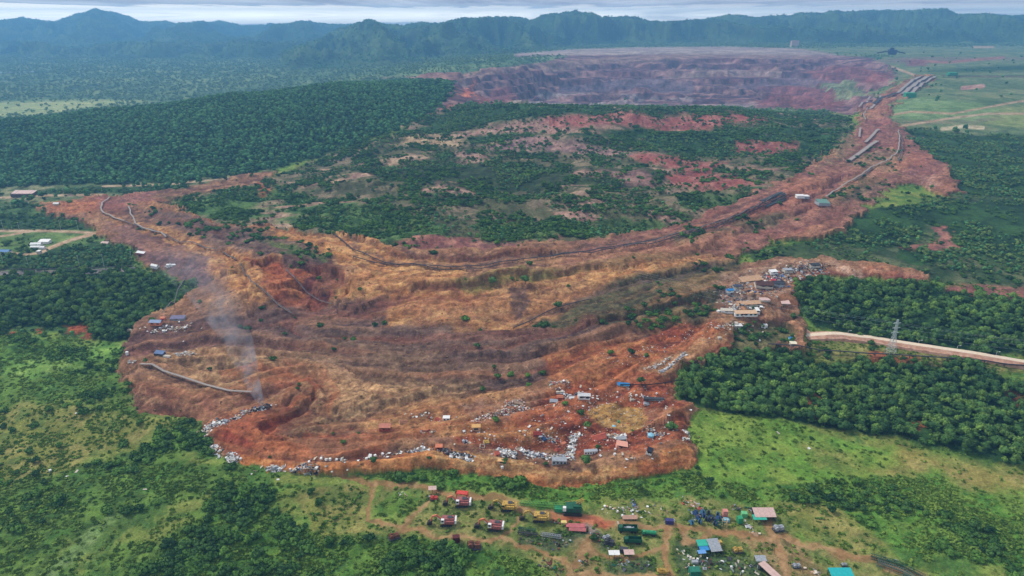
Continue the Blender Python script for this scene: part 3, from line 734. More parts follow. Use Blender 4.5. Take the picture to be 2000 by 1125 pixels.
patch([(190,385),(300,378),(300,400),(250,415),(200,420)], PURP, 10, 5)
patch([(700,600),(800,585),(780,620),(640,640),(560,640),(540,625)], DARKB, 8, 6, opacity=0.8)
patch([(760,600),(830,575),(1000,555),(1120,540),(1250,522),(1330,505),(1440,482),(1450,492),(1330,530),(1200,565),(1120,590),(1075,630),(1010,655),(900,650),(800,640),(740,650)], OCHRE, 10, 8, amp=3)
patch([(1000,570),(1040,570),(1030,625),(1005,620)], ((74,62,66),(96,80,80),(56,50,54)), 6, 3, opacity=0.8)
patch([(880,560),(1000,545),(1100,535),(1200,515),(1290,500),(1380,485),(1380,500),(1250,520),(1130,545),(1000,565),(900,572)], G_BUSH, 8, 5, shrub=0.03, opacity=0.55)
patch([(1110,600),(1200,560),(1300,530),(1400,515),(1440,510),(1420,560),(1400,600),(1380,640),(1260,650),(1160,640),(1050,650),(1080,625)], ((72,78,52),(108,98,70),(52,56,44)), 10, 8, shrub=0.02, tree=0.004)
patch([(1330,430),(1440,405),(1540,385),(1640,390),(1640,450),(1540,470),(1440,490),(1300,505),(1200,500)], ((142,92,74),(166,122,98),(110,74,68)), 14, 8)
patch([(1400,410),(1560,365),(1700,340),(1740,350),(1700,390),(1560,400),(1440,420)], PURP, 14, 8)
patch([(1590,330),(1640,290),(1680,262),(1700,262),(1660,300),(1610,345)], ((158,112,88),(180,138,112),(130,88,76)), 8, 3)
patch([(1590,345),(1620,310),(1660,270),(1690,262),(1670,290),(1630,325)], ((100,112,72),(124,132,88),(80,90,58)), 14, 3)
patch([(1690,290),(1760,300),(1750,340),(1690,335),(1650,320)], ((104,112,72),(130,134,92),(84,90,62)), 14, 4, shrub=0.01)
patch([(1760,290),(1830,320),(1865,360),(1850,385),(1790,350),(1770,330)], PURP, 12, 4, amp=3)
patch([(1790,340),(1830,350),(1820,375),(1790,360)], PINK, 12, 4)
patch([(1690,360),(1780,370),(1740,390),(1680,400)], ((104,100,72),(130,118,92),(76,80,58)), 12, 6, shrub=0.02, tree=0.008)
patch([(1700,232),(1735,232),(1740,248),(1705,248)], SCARP, 12, 2)
patch([(1660,258),(1700,240),(1740,255),(1755,290),(1720,300),(1680,300)], PURP, 10, 4)
patch([(1400,545),(1480,525),(1620,512),(1640,525),(1560,545),(1540,580),(1480,610),(1400,600)], ((150,118,98),(176,150,128),(112,84,76)), 5, 5)
patch([(1560,545),(1640,525),(1700,530),(1800,545),(1800,560),(1680,545),(1600,550)], ((152,90,70),(180,130,104),(124,70,60)), 8, 4)
patch([(1620,522),(1690,530),(1680,545),(1640,535)], ((196,160,136),(210,180,156),(160,120,98)), 5, 3)
patch([(1180,470),(1330,430),(1500,370),(1640,290),(1690,215),(1830,148),(1780,185),(1765,255),(1850,330),(1872,375),(1790,365),(1690,410),(1600,470),(1440,500),(1300,510),(1100,545),(1100,500)], PURP, 16, 16, opacity=0.6)
patch([(1420,440),(1520,420),(1560,430),(1470,460)], ((84,88,60),(112,108,78),(62,68,48)), 10, 8, shrub=0.03, tree=0.006, opacity=0.7)
patch([(1620,380),(1700,350),(1730,360),(1660,400),(1620,410)], ((84,88,60),(112,108,78),(62,68,48)), 12, 8, shrub=0.02, tree=0.008, opacity=0.7)
patch([(1300,470),(1420,452),(1440,462),(1320,488)], ((84,88,60),(112,108,78),(62,68,48)), 10, 6, shrub=0.03, tree=0.004, opacity=0.6)
patch([(420,640),(640,650),(900,690),(1050,720),(1000,770),(860,760),(640,740),(560,700),(430,690)], ((98,76,68),(128,102,84),(74,58,54)), 14, 20, opacity=0.7)
patch([(250,640),(430,620),(600,600),(700,610),(760,650),(640,660),(440,680),(250,690)], ((100,76,70),(130,100,88),(76,56,56)), 14, 14, opacity=0.6)
patch([(760,600),(1000,560),(1200,560),(1050,640),(900,650),(800,640)], BROWN, 12, 14, opacity=0.4)
# streaks drawn out along the way the soil moved
fm = slide_a > 0.3
fs, fd = flow_coords(fm)
wdt = np.clip(Yg[fm] / 500, 0.8, 2.5)
st1 = fbm(fs / 16, fd / wdt, 6.0, 701, 4, 0.55); st2 = fbm(fs / 12, fd / wdt, 15, 711, 4, 0.5); st3 = fbm(fs / 9, fd / wdt, 24, 719, 3, 0.5)
dark = sstep(0.52, 0.66, st1)[:, None] * 0.5
lite = sstep(0.5, 0.62, st2)[:, None] * 0.5
rust = sstep(0.52, 0.66, st3)[:, None] * 0.4
sp = fbm(Xg[fm], Yg[fm], 3.2, 721, 2)[:, None]
cc_ = COLR[fm]
cc_ = cc_ * (1 - dark) + (cc_ * 0.35 + lin((96,58,46)) * 0.5) * dark
cc_ = cc_ * (1 - lite) + (cc_ * 0.7 + lin((192,140,92)) * 0.45) * lite
cc_ = cc_ * (1 - rust) + (cc_ * 0.5 + lin((150,76,50)) * 0.5) * rust
cc_ = cc_ * (0.82 + 0.36 * sstep(0.25, 0.75, sp))
COLR[fm] = cc_
STREAK = np.zeros(Xg.shape); STREAK[fm] = (0.5 - st1) * 4.0 + (st2 - 0.5) * 9.0
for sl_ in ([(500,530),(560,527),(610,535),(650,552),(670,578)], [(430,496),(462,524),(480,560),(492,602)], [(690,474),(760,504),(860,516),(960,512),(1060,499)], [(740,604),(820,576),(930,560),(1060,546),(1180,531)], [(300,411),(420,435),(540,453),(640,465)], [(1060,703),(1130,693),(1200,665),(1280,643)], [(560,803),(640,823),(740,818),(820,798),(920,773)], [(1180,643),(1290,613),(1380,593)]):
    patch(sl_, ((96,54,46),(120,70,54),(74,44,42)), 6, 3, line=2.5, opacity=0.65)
# tracks of darker crushed material where conveyors were dragged
for pl in ([(680,470),(710,500),(780,522),(900,528),(1000,515),(1150,492),(1300,468),(1400,430),(1500,388),(1530,380)], [(1010,640),(1130,590),(1200,572),(1300,548),(1400,520)]):
    patch(pl, DARKB, 5, 3, line=3, opacity=0.7)
lay([(1850,555),(1950,560),(2100,570),(2100,590),(1960,580),(1860,570)], PURP, 10, 5, tree=0.001)
# green wedge below village
lay([(1440,645),(1540,640),(1560,660),(1500,690),(1420,690)], ((98,96,62),(130,118,80),(70,72,48)), 8, 5, shrub=0.02, tree=0.003, cls=0)

# ---------------------------------------------------------------- relief
# rim of the slide stands proud of the field; distance measured on the ground
def to_world(poly, h=8.0):
    out = []
    for u, v in poly:
        out.append(hit_h(u, v, h))
    return out
toe = [(1318,745),(1320,782),(1365,800),(1342,830),(1345,860),(1370,900),(1350,920),(1200,945),(1050,946),(900,926),(830,918),(760,924),(640,935),(520,925),(470,915),(430,890),(395,860),(402,818),(330,812),(270,808),(262,780),(250,745),(232,725),(245,690),(250,655),(300,625),(360,600)]
tw = to_world(toe, 3)
near = Yg < 950
dt = np.zeros(Xg.shape)
dt[near] = dist(tw, Xg[near] + wx[near], Yg[near] + wy[near] * 1.5, closed=False)
dt[~near] = 60
in_slide = (CLS == 1)
lob = (3.6 * (1 - np.exp(-dt / 7.0)) + 1.4 * np.sin(dt / 9.0) * np.exp(-dt / 60)) * in_slide * sstep(0.0, 0.6, slide_a)
# flow ridges: contour waves of distance from the toe plus lumps
STREAK = STREAK * in_slide
n1 = fbm(Xg, Yg, 36, 301, 4); n2 = fbm(Xg, Yg, 9, 311, 4, 0.6); n3 = ridged(Xg, Yg * 0.6, 60, 321, 4)
relief = AMP * ((n1 - 0.5) * 3.0 + (n2 - 0.5) * 0.9 * (1 - 0.4 * in_slide) + (n3 - 0.6) * 1.2 * in_slide) + STREAK
# rolling swales of the left-hand grass land, running obliquely
swx = Xg * 0.80 - Yg * 0.60; swy = Xg * 0.60 + Yg * 0.80
swale = (ridged(swx * 0.35, swy, 46, 401, 3) - 0.55) * 9.0
left_m = sstep(-60, -140, Xg) * (Yg < 620) * (CLS == 0) * sstep(610, 480, Yg)
relief += swale * left_m
hump = (fbm(Xg, Yg, 90, 411, 3) - 0.5) * 14 * sstep(60, 160, Xg) * sstep(680, 500, Yg) * (CLS == 0) * (TREE > 0.02)
relief += hump
# scarps where the ground broke: the near side has dropped
SCARPS = [([(500,528),(560,524),(610,532),(650,548),(672,575)], 9, 40), ([(430,492),(462,520),(480,556),(492,600)], 6, 30), ([(690,470),(760,500),(860,512),(960,508),(1060,496)], 5, 30),
          ([(560,560),(610,566),(640,590)], 6, 25), ([(740,600),(820,572),(930,556),(1060,542),(1180,528)], 5, 30), ([(1000,560),(1040,566)], 5, 16), ([(300,408),(420,432),(540,450),(640,462)], 5, 35),
          ([(1060,700),(1130,690),(1200,662),(1280,640)], 5, 24), ([(560,800),(640,820),(740,815),(820,795),(920,770)], 4, 22), ([(860,868),(960,872),(1060,876)], 2.5, 14), ([(1180,640),(1290,610),(1380,590)], 5, 24),
          ([(1400,470),(1500,430),(1600,400)], 5, 40), ([(1450,420),(1550,380),(1640,350)], 5, 50)]
SC = np.zeros(Xg.shape)
mS = in_slide
for sl, hh, ll in SCARPS:
    w_ = [(P_.x, P_.y) for P_ in [Vector((*hit_h(u, v, float(macro(np.array([hit_h(u, v, 18)[0]]), np.array([hit_h(u, v, 18)[1]]))[0])), 0)) for u, v in sl]]
    xx, yy = (Xg + wx * 0.6)[mS], (Yg + wy)[mS]
    best = np.full(xx.shape, 1e18); sg = np.zeros(xx.shape)
    for (x1, y1), (x2, y2) in zip(w_[:-1], w_[1:]):
        dx, dy = x2 - x1, y2 - y1; L = dx * dx + dy * dy
        t = np.clip(((xx - x1) * dx + (yy - y1) * dy) / L, 0, 1)
        ex, ey = xx - x1 - t * dx, yy - y1 - t * dy; d2 = ex * ex + ey * ey
        b = d2 < best; best = np.where(b, d2, best); sg = np.where(b, np.sign(ey * dx - ex * dy) * np.sign(dx + 1e-9), sg)
    d = np.sqrt(best) * sg
    prof = np.where(d > 0, sstep(0, 5, d) * np.exp(-np.maximum(d, 0) / ll), 0) - np.where(d < 0, 0.35 * np.exp(-np.maximum(-d, 0) / (ll * 0.5)), 0.35 * (1 - sstep(0, 5, d)))
    SC[mS] += 0.6 * hh * prof
relief += SC
# pit benches
pitm = (CLS == 2) & (Yg > 1500)
zz_ = Zm + (ridged(Xg * 0.6, Yg, 190, 501, 5) - 0.6) * 58
bench = np.floor(zz_ / 18) * 18 + 18 * sstep(0.6, 0.95, (zz_ / 18) % 1.0)
flat = sstep(60, 68, Zm)
relief = np.where(pitm, (bench - Zm) * 1.0 * (1 - flat) + AMP * (ridged(Xg, Yg, 70, 511, 4) - 0.6) * 5 * (1 - flat), relief)
mid = (mid_a > 0.5) & (CLS == 0)
relief += mid * (ridged(Xg * 0.5, Yg, 70, 521, 4) - 0.6) * 16
relief = np.where(CLS == 4, relief * 0.15, relief)
farp = (Yg > 1900) & (CLS == 0)
relief = np.where(farp, relief * 0.3, relief)
mtr = (ridged(Xg, Yg, 330, 531, 5) - 0.62) * 170
topd = np.zeros_like(Zm)
relief = np.where(CLS == 3, mtr * 0.5 * np.clip((Zm - base) / 60, 0, 1), relief)
Zg = Zm + lob + relief
for sk, yr in ((SKY_A, 8600), (SKY_B, 5400), (SKY_C, 6000)):
    pass
Zg = Zg.astype(np.float64)
del n1, n2, n3

def z_at(x, y):
    x = np.atleast_1d(np.asarray(x, float)); y = np.atleast_1d(np.asarray(y, float))
    r = np.interp(y, ys, np.arange(NR)); i = np.clip(r.astype(int), 0, NR - 2); fr = r - i
    c = np.interp(x / halfw(y), tt, np.arange(NC)); j = np.clip(c.astype(int), 0, NC - 2); fc = c - j
    return (Zg[i, j] * (1 - fr) * (1 - fc) + Zg[i + 1, j] * fr * (1 - fc) + Zg[i, j + 1] * (1 - fr) * fc + Zg[i + 1, j + 1] * fr * fc)
def cell(x, y):
    i = int(np.clip(np.interp(y, ys, np.arange(NR)), 0, NR - 1)); j = int(np.clip(np.interp(x / halfw(y), tt, np.arange(NC)), 0, NC - 1))
    return i, j
_S = np.concatenate([np.arange(250, 1600, 1.0), np.geomspace(1600, 11000, 2500)])
def P(u, v, dz=0.0):
    """ground point seen at photo pixel (u, v)"""
    dx, dy, dzr = ray(u, v)
    s = _S / max(math.sqrt(dx * dx + dy * dy + dzr * dzr), 1e-6)
    x, y, z = dx * s, dy * s, CAM_H + dzr * s
    ok = (y > ys[0]) & (y < ys[-1])
    g = z_at(x, np.clip(y, ys[0], ys[-1]))
    hit = np.where(ok & (z <= g))[0]
    k = hit[0] if len(hit) else len(s) - 1
    if k > 0:
        a, b = z[k - 1] - g[k - 1], g[k] - z[k]
        t = a / (a + b + 1e-9)
        X, Y = x[k - 1] + (x[k] - x[k - 1]) * t, y[k - 1] + (y[k] - y[k - 1]) * t
    else:
        X, Y = x[k], y[k]
    return Vector((float(X), float(Y), float(z_at(X, Y)[0]) + dz))
def ppm(p):
    """photo pixels per metre at a world point"""
    return FPX / (p.y * CP - (p.z - CAM_H) * SP)

# ---- face split into the parts of the setting
idx = np.arange(NR * NC).reshape(NR, NC)
quads = np.stack([idx[:-1, :-1], idx[:-1, 1:], idx[1:, 1:], idx[1:, :-1]], -1).reshape(-1, 4)
fc = CLS[:-1, :-1].reshape(-1)
ALLV = np.stack([Xg, Yg, Zg], -1).reshape(-1, 3)
ALLC = np.clip(COLR, 0.004, 0.9).reshape(-1, 3)
GM = ground_mat('grass_and_soil', 0.8, 0.30, (0.8, 0.25, 0.06))
SM = ground_mat('slide_soil', 0.7, 0.34, (0.8, 0.30, 0.07))
PM = ground_mat('pit_rock', 1.0, 0.36, (0.12, 0.035, 0.012))
MM = ground_mat('mountain_forest_floor', 0.6, 0.25, (0.05, 0.02, 0.006))
TM = ground_mat('packed_dirt', 0.2, 0.18)
for k, nm, m, lab in ((0, 'ground', GM, 'rolling green and dry yellow grassland round the landslide'), (1, 'landslide_soil', SM, 'tongue of churned brown, ochre and red landslide soil'),
                      (2, 'mine_pit', PM, 'wide terraced purple brown open pit'), (3, 'mountains', MM, 'forested mountain range along the horizon'), (4, 'dirt_track', TM, 'pale dirt tracks and roads')):
    q = quads[fc == k]
    used, inv = np.unique(q.reshape(-1), return_inverse=True)
    me = bpy.data.meshes.new(nm)
    me.vertices.add(len(used)); me.vertices.foreach_set('co', ALLV[used].astype(np.float32).reshape(-1))
    me.loops.add(len(inv)); me.loops.foreach_set('vertex_index', inv.astype(np.int32))
    nf = len(q)
    me.polygons.add(nf); me.polygons.foreach_set('loop_start', (np.arange(nf) * 4).astype(np.int32))
    me.polygons.foreach_set('use_smooth', np.ones(nf, bool))
    me.update(calc_edges=True)
    ca = me.color_attributes.new('cover', 'FLOAT_COLOR', 'POINT')
    cc = np.ones((len(used), 4), np.float32); cc[:, :3] = ALLC[used]
    ca.data.foreach_set('color', cc.reshape(-1))
    me.materials.append(m)
    o = bpy.data.objects.new(nm, me); COL.objects.link(o)
    o['kind'] = 'structure'; o['label'] = lab; o['category'] = nm.replace('_', ' ')

# lake sliver far left
wm = mat('lake_water', (150,165,180), 0.15, 0.05)
lk = MB()
ring = [hit_h(u, v, -17) for u, v in ((-260,141),(-60,138.6),(30,139.2),(74,137.6),(70,139.4),(20,141.8),(-100,143.5))]
zl = float(np.mean([z_at(a, b)[0] for a, b in ring])) + 1.5
lk.add([(a, b, zl) for a, b in ring], [tuple(range(len(ring)))])
lo = lk.build('lake', wm); lo['kind'] = 'structure'
# ================================================================ PLANTS
L_TREE = leaf_mat('tree_leaves', (30,60,32), (112,144,66))
L_DARK = leaf_mat('dark_leaves', (28,58,34), (78,112,54))
L_SHRUB = leaf_mat('shrub_leaves', (34,66,30), (86,122,48))
L_TUFT = leaf_mat('grass_blades', (66,104,40), (128,152,66))
L_FAR = leaf_mat('far_leaves', (38,80,54), (92,140,82))
BARK = mat('bark', (92,76,62), 0.95, 0.3, 2.0)

def ico(n=1):
    import bmesh
    bm = bmesh.new(); bmesh.ops.create_icosphere(bm, subdivisions=n, radius=1.0)
    vs = np.array([v.co[:] for v in bm.verts]); fs = [tuple(v.index for v in f.verts) for f in bm.faces]
    bm.free(); return vs, fs
IC1, IF1 = ico(1); IC2, IF2 = ico(2)
def crown_mesh(name, m, r, lobes, height, base, seed, leaves=120, fine=False, lsize=0.16):
    """broad-leaved crown: uneven lobes round a centre, with loose leaf clumps standing off them"""
    R = np.random.default_rng(seed)
    V, F = [], []; o = 0
    cs = []
    for i in range(lobes):
        a = R.uniform(0, 2 * math.pi); rr = r * R.uniform(0.25, 0.72) * (0 if i == 0 else 1)
        c = np.array([rr * math.cos(a), rr * math.sin(a), base + height * (R.uniform(0.30, 0.62) if i else 0.6)])
        s = r * R.uniform(0.34, 0.56) * (1.25 if i == 0 else 1)
        cs.append((c, s))
        iv, jf = (IC2, IF2) if fine else (IC1, IF1)
        d = 1 + 0.30 * (R.random(len(iv)) - 0.5)
        p = iv * (s * d)[:, None]; p[:, 2] *= height / (2 * r) * 1.15
        V.append(p + c); F += [tuple(k + o for k in f) for f in jf]; o += len(iv)
    for i in range(leaves):
        c, s = cs[R.integers(len(cs))]
        d = R.normal(size=3); d /= np.linalg.norm(d); d[2] = abs(d[2]) * 1.0 if R.random() < 0.75 else d[2]
        ct = c + d * s * R.uniform(0.92, 1.22) * np.array([1, 1, height / (2 * r) * 1.15])
        t1 = R.normal(size=3); t1 /= np.linalg.norm(t1); t2 = np.cross(t1, d); t2 /= (np.linalg.norm(t2) + 1e-6)
        q = r * lsize * R.uniform(0.7, 1.5)
        V.append(np.array([ct + t1 * q, ct + t2 * q, ct - t1 * q * 0.9, ct - t2 * q]))
        F.append((o, o + 1, o + 2, o + 3)); o += 4
    me = bpy.data.meshes.new(name); me.from_pydata(np.vstack(V).tolist(), [], F); me.materials.append(m)
    me.polygons.foreach_set('use_smooth', np.zeros(len(F), bool)); me.update()
    return me
def trunk_mesh(name, h, r, seed):
    b = MB(); b.cyl((0, 0, -0.6), (0.1, 0, h * 0.6), r, 6, r * 0.6)
    R = random.Random(seed)
    for k in range(4):
        a = k * 1.6 + R.random(); z = h * (0.35 + 0.1 * k)
        b.cyl((0.06, 0, z), (math.cos(a) * h * 0.25, math.sin(a) * h * 0.25, z + h * 0.28), r * 0.5, 5, r * 0.2)
    return b.mesh(name, BARK)
CROWN = [crown_mesh('crown', L_TREE, 2.9, 7, 4.2, 1.6, 1), crown_mesh('crown', L_DARK, 3.1, 8, 4.6, 1.6, 2), crown_mesh('crown', L_TREE, 2.5, 5, 4.8, 1.8, 3),
         crown_mesh('crown', L_DARK, 3.3, 9, 3.8, 1.5, 4)]
TRUNK = [trunk_mesh('trunk', 4.2, 0.22, k) for k in range(2)]
SHR = [crown_mesh('shrub', L_SHRUB, 1.5, 6, 1.9, -0.15, 11, 80, lsize=0.17), crown_mesh('shrub', L_DARK, 1.6, 7, 2.2, -0.15, 12, 90, lsize=0.15), crown_mesh('shrub', L_SHRUB, 1.8, 7, 1.5, -0.15, 13, 90, lsize=0.17)]
def tuft_mesh(name, seed, n=26, r=0.9, h=0.7):
    R = np.random.default_rng(seed); V = []; F = []
    for i in range(n):
        a = R.uniform(0, 6.28); d = r * math.sqrt(R.random()); x, y = d * math.cos(a), d * math.sin(a)
        w = R.uniform(0.14, 0.32); hh = h * R.uniform(0.4, 1.0) * (1.15 - 0.6 * d / r); b = R.uniform(0, 6.28); l = R.uniform(-0.35, 0.35, 2)
        o = len(V)
        V += [(x - w * math.cos(b), y - w * math.sin(b), -0.1), (x + w * math.cos(b), y + w * math.sin(b), -0.1), (x + w * 0.8 * math.cos(b) + l[0], y + w * 0.8 * math.sin(b) + l[1], hh), (x - w * 0.8 * math.cos(b) + l[0], y - w * 0.8 * math.sin(b) + l[1], hh * 0.9)]
        F.append((o, o + 1, o + 2, o + 3))
    me = bpy.data.meshes.new(name); me.from_pydata(V, [], F); me.materials.append(L_TUFT); return me
TFT = [tuft_mesh('tuft', 21), tuft_mesh('tuft', 22), crown_mesh('tuft', L_TUFT, 0.9, 4, 0.8, -0.1, 23, 24, lsize=0.2)]
FARC = [crown_mesh('far_crown', L_FAR, 3.2, 4, 4.6, 0.4, 31, 26, lsize=0.2), crown_mesh('far_crown', L_FAR, 3.2, 5, 5.4, 0.6, 32, 26, lsize=0.2), crown_mesh('far_crown', L_DARK, 3.4, 4, 4.0, 0.4, 33, 26, lsize=0.2)]
MTC = [crown_mesh('mountain_crown', L_FAR, 3.2, 3, 4.6, 0.0, 41, 8, lsize=0.3), crown_mesh('mountain_crown', L_FAR, 3.2, 4, 5.4, 0.0, 42, 8, lsize=0.3)]

# cell areas on the ground
AREA = np.abs(np.gradient(Xg, axis=1)) * np.gradient(ys)[:, None]
inview = (np.abs(tt)[None, :] < 1.12) & (Yg > 225)
clump = sstep(0.36, 0.60, fbm(Xg, Yg, 13, 801, 4))
clump_s = sstep(0.47, 0.60, fbm(Xg, Yg, 26, 821, 4))
clump_w = sstep(0.40, 0.62, fbm(Xg, Yg, 42, 811, 4))
def scatter(dens, mask):
    lam = dens * AREA * mask * inview
    n = rng.poisson(np.clip(lam, 0, 8))
    i, j = np.nonzero(n)
    c = n[i, j]; i = np.repeat(i, c); j = np.repeat(j, c)
    i = np.clip(i, 1, NR - 2); j = np.clip(j, 1, NC - 2)
    fr = rng.uniform(-0.5, 0.5, len(i)); fcj = rng.uniform(-0.5, 0.5, len(i))
    y = ys[i] + fr * np.gradient(ys)[i]; x = Xg[i, j] + fcj * np.gradient(Xg, axis=1)[i, j]
    z = z_at(x, y)
    return np.stack([x, y, z], 1)

def gn_group(name, meshes):
    ng = bpy.data.node_groups.new(name, 'GeometryNodeTree')
    ng.interface.new_socket('Geometry', in_out='INPUT', socket_type='NodeSocketGeometry')
    ng.interface.new_socket('Geometry', in_out='OUTPUT', socket_type='NodeSocketGeometry')
    N = ng.nodes; L = ng.links
    gi = N.new('NodeGroupInput'); go = N.new('NodeGroupOutput')
    src = N.new('GeometryNodeGeometryToInstance')
    for m in reversed(meshes):
        ob = bpy.data.objects.new(m.name + '_form', m)      # the form that is repeated; itself placed nowhere
        oi = N.new('GeometryNodeObjectInfo'); oi.inputs['Object'].default_value = ob
        L.new(oi.outputs['Geometry'], src.inputs[0])
    ip = N.new('GeometryNodeInstanceOnPoints'); L.new(gi.outputs[0], ip.inputs['Points']); L.new(src.outputs[0], ip.inputs['Instance'])
    ip.inputs['Pick Instance'].default_value = True
    a = N.new('GeometryNodeInputNamedAttribute'); a.data_type = 'INT'; a.inputs['Name'].default_value = 'pick'; L.new(a.outputs[0], ip.inputs['Instance Index'])
    r = N.new('GeometryNodeInputNamedAttribute'); r.data_type = 'FLOAT_VECTOR'; r.inputs['Name'].default_value = 'turn'
    e = N.new('FunctionNodeEulerToRotation'); L.new(r.outputs[0], e.inputs[0]); L.new(e.outputs[0], ip.inputs['Rotation'])
    s = N.new('GeometryNodeInputNamedAttribute'); s.data_type = 'FLOAT_VECTOR'; s.inputs['Name'].default_value = 'size'; L.new(s.outputs[0], ip.inputs['Scale'])
    L.new(ip.outputs[0], go.inputs[0])
    return ng
def spread(name, p, meshes, smin, smax, label, cat, zs=(0.85, 1.2)):
    if len(p) == 0: return None
    me = bpy.data.meshes.new(name); me.vertices.add(len(p)); me.vertices.foreach_set('co', p.astype(np.float32).reshape(-1))
    a = me.attributes.new('pick', 'INT', 'POINT'); a.data.foreach_set('value', rng.integers(0, len(meshes), len(p)).astype(np.int32))
    t = np.zeros((len(p), 3), np.float32); t[:, 2] = rng.uniform(0, 6.28, len(p)); t[:, 0] = rng.uniform(-0.12, 0.12, len(p)); t[:, 1] = rng.uniform(-0.12, 0.12, len(p))
    a = me.attributes.new('turn', 'FLOAT_VECTOR', 'POINT'); a.data.foreach_set('vector', t.reshape(-1))
    s = rng.uniform(0, 1, len(p)) ** 1.4 * (smax - smin) + smin
    sz = np.stack([s, s, s * rng.uniform(zs[0], zs[1], len(p))], 1).astype(np.float32)
    a = me.attributes.new('size', 'FLOAT_VECTOR', 'POINT'); a.data.foreach_set('vector', sz.reshape(-1))
    o = bpy.data.objects.new(name, me); COL.objects.link(o)
    md = o.modifiers.new('spread', 'NODES'); md.node_group = gn_group(name + '_nodes', meshes)
    return stuff(o, label, cat)

def inst(name, p, picks, k, label, cat, group, trunk=False, smin=0.8, smax=1.3):
    """single plants as objects of their own"""
    for q in range(len(p)):
        s = float(rng.uniform(smin, smax)); me = picks[int(rng.integers(len(picks)))]
        if trunk:
            r = empty(name, tuple(p[q]), float(rng.uniform(0, 6.28)), scale=s)
            c = bpy.data.objects.new('crown', me); COL.objects.link(c); c.parent = r
            t = bpy.data.objects.new('trunk', TRUNK[int(rng.integers(2))]); COL.objects.link(t); t.parent = r
        else:
            r = bpy.data.objects.new(name, me); COL.objects.link(r); r.location = tuple(p[q])
            r.rotation_euler = (0, 0, float(rng.uniform(0, 6.28))); r.scale = (s, s, s * float(rng.uniform(0.85, 1.2)))
        tag(r, label, cat, group)

def order_near(p):
    d = np.sqrt(p[:, 0] ** 2 + p[:, 1] ** 2 + (p[:, 2] - CAM_H) ** 2)
    return p[np.argsort(d)]
def in_frame(p, m=6):
    u, v = project(p[:, 0], p[:, 1], p[:, 2])
    return (u > -m) & (u < 2000 + m) & (v > -m) & (v < 1125 + m)

# near forests
p1 = scatter(TREE * (0.75 + 0.5 * clump), (FORG == 1)); p1 = order_near(p1[np.argsort(p1[:, 0])])
vis = in_frame(p1, 0)
front = p1[vis][:240]; rest1 = np.concatenate([p1[vis][210:], p1[~vis]])
inst('tree', front, CROWN, 0, 'dark green broad-leaved tree in the near edge of the right-hand wood beside the green meadow', 'tree', 'trees along the meadow edge of the right-hand wood', True, 0.45, 1.25)
spread('right_wood', rest1, CROWN, 0.42, 1.3, 'dense dark green wood above the meadow on the right', 'forest')
p2 = order_near(scatter(TREE * (0.6 + 0.8 * clump), (FORG == 2)))
u2, v2 = project(p2[:, 0], p2[:, 1], p2[:, 2])
spread('roadside_forest', p2[u2 > 1000], CROWN, 0.42, 1.35, 'dark forest above the gravel haul road on the right', 'forest')
spread('left_forest', p2[u2 <= 1000], CROWN, 0.42, 1.35, 'dark forest left of the landslide below the paved road', 'forest')
L_OLIVE = leaf_mat('scrub_leaves', (42,74,42), (110,134,70))
OLC = [crown_mesh('scrub_crown', L_OLIVE, 3.2, 4, 4.2, 0.2, 71, 26, lsize=0.2), crown_mesh('scrub_crown', L_OLIVE, 3.0, 5, 4.8, 0.3, 72, 26, lsize=0.2), FARC[0]]
p3 = scatter(TREE * clump_w * 3.0 * (0.4 + clump), (FORG == 3))
spread('scattered_trees', p3, OLC, 0.32, 0.95, 'scattered trees and thickets over the slumped middle hill and right slope', 'forest')
p4 = scatter(TREE * (0.8 + 0.4 * clump), (FORG == 4))
spread('hillside_forest', p4, FARC, 0.6, 1.6, 'continuous forest covering the long hill on the left', 'forest')
p5 = scatter(TREE * (0.3 + 0.9 * clump_w), (FORG == 5) & (Yg < 8900) & (Zg > base + 1))
spread('mountain_forest', p5, MTC, 1.2, 2.4, 'forest on the distant mountain range', 'forest', (0.7, 1.0))
p6 = scatter(TREE * clump_w * 1.6, (FORG == 6))
spread('plain_trees', p6, FARC, 1.0, 2.2, 'tree clumps on the distant plain and reclaimed slopes', 'forest')

L_PALE = leaf_mat('mist_paled_leaves', (66,98,62), (116,142,86))  # leaf colour lightened to stand for the mist over the valley
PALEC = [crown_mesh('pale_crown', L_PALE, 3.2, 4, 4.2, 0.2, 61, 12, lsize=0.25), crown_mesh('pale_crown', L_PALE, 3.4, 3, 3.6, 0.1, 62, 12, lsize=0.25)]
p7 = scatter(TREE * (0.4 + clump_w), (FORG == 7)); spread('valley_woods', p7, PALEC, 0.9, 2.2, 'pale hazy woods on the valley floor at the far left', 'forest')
# shrubs
sd = scatter(SHRUB * clump_s * 3.0 * np.where(CLS == 0, 1, 0.45), (FORG >= 0) & (Yg < 1500))
sd = order_near(sd); vis = in_frame(sd, 0)
us, vs_ = project(sd[:, 0], sd[:, 1], sd[:, 2])
nearv = sd[vis][:290]; un, vn = project(nearv[:, 0], nearv[:, 1], nearv[:, 2])
for (lo, hi, lab, grp) in ((-10, 640, 'dark green shrub on the rolling grass slope in the lower left', 'shrubs on the lower left slope'), (640, 1130, 'dark green shrub in the thicket below the machine yard', 'shrubs below the machine yard'), (1130, 2010, 'green shrub in the thicket right of the machine yard', 'shrubs right of the machine yard')):
    m_ = (un >= lo) & (un < hi)
    inst('shrub', nearv[m_], SHR, 0, lab, 'shrub', grp, False, 0.8, 2.4)
spread('shrubland', np.concatenate([sd[vis][290:], sd[~vis]]), SHR, 0.7, 2.2, 'green shrubs spread over the slopes and the edge of the landslide', 'shrubs')
td = scatter(TUFT * (0.3 + 1.3 * clump) * 3.0, (CLS == 0) & (Yg < 700))
spread('tall_grass', td, TFT, 0.7, 1.7, 'tall grass and low ground cover round the landslide', 'grass')
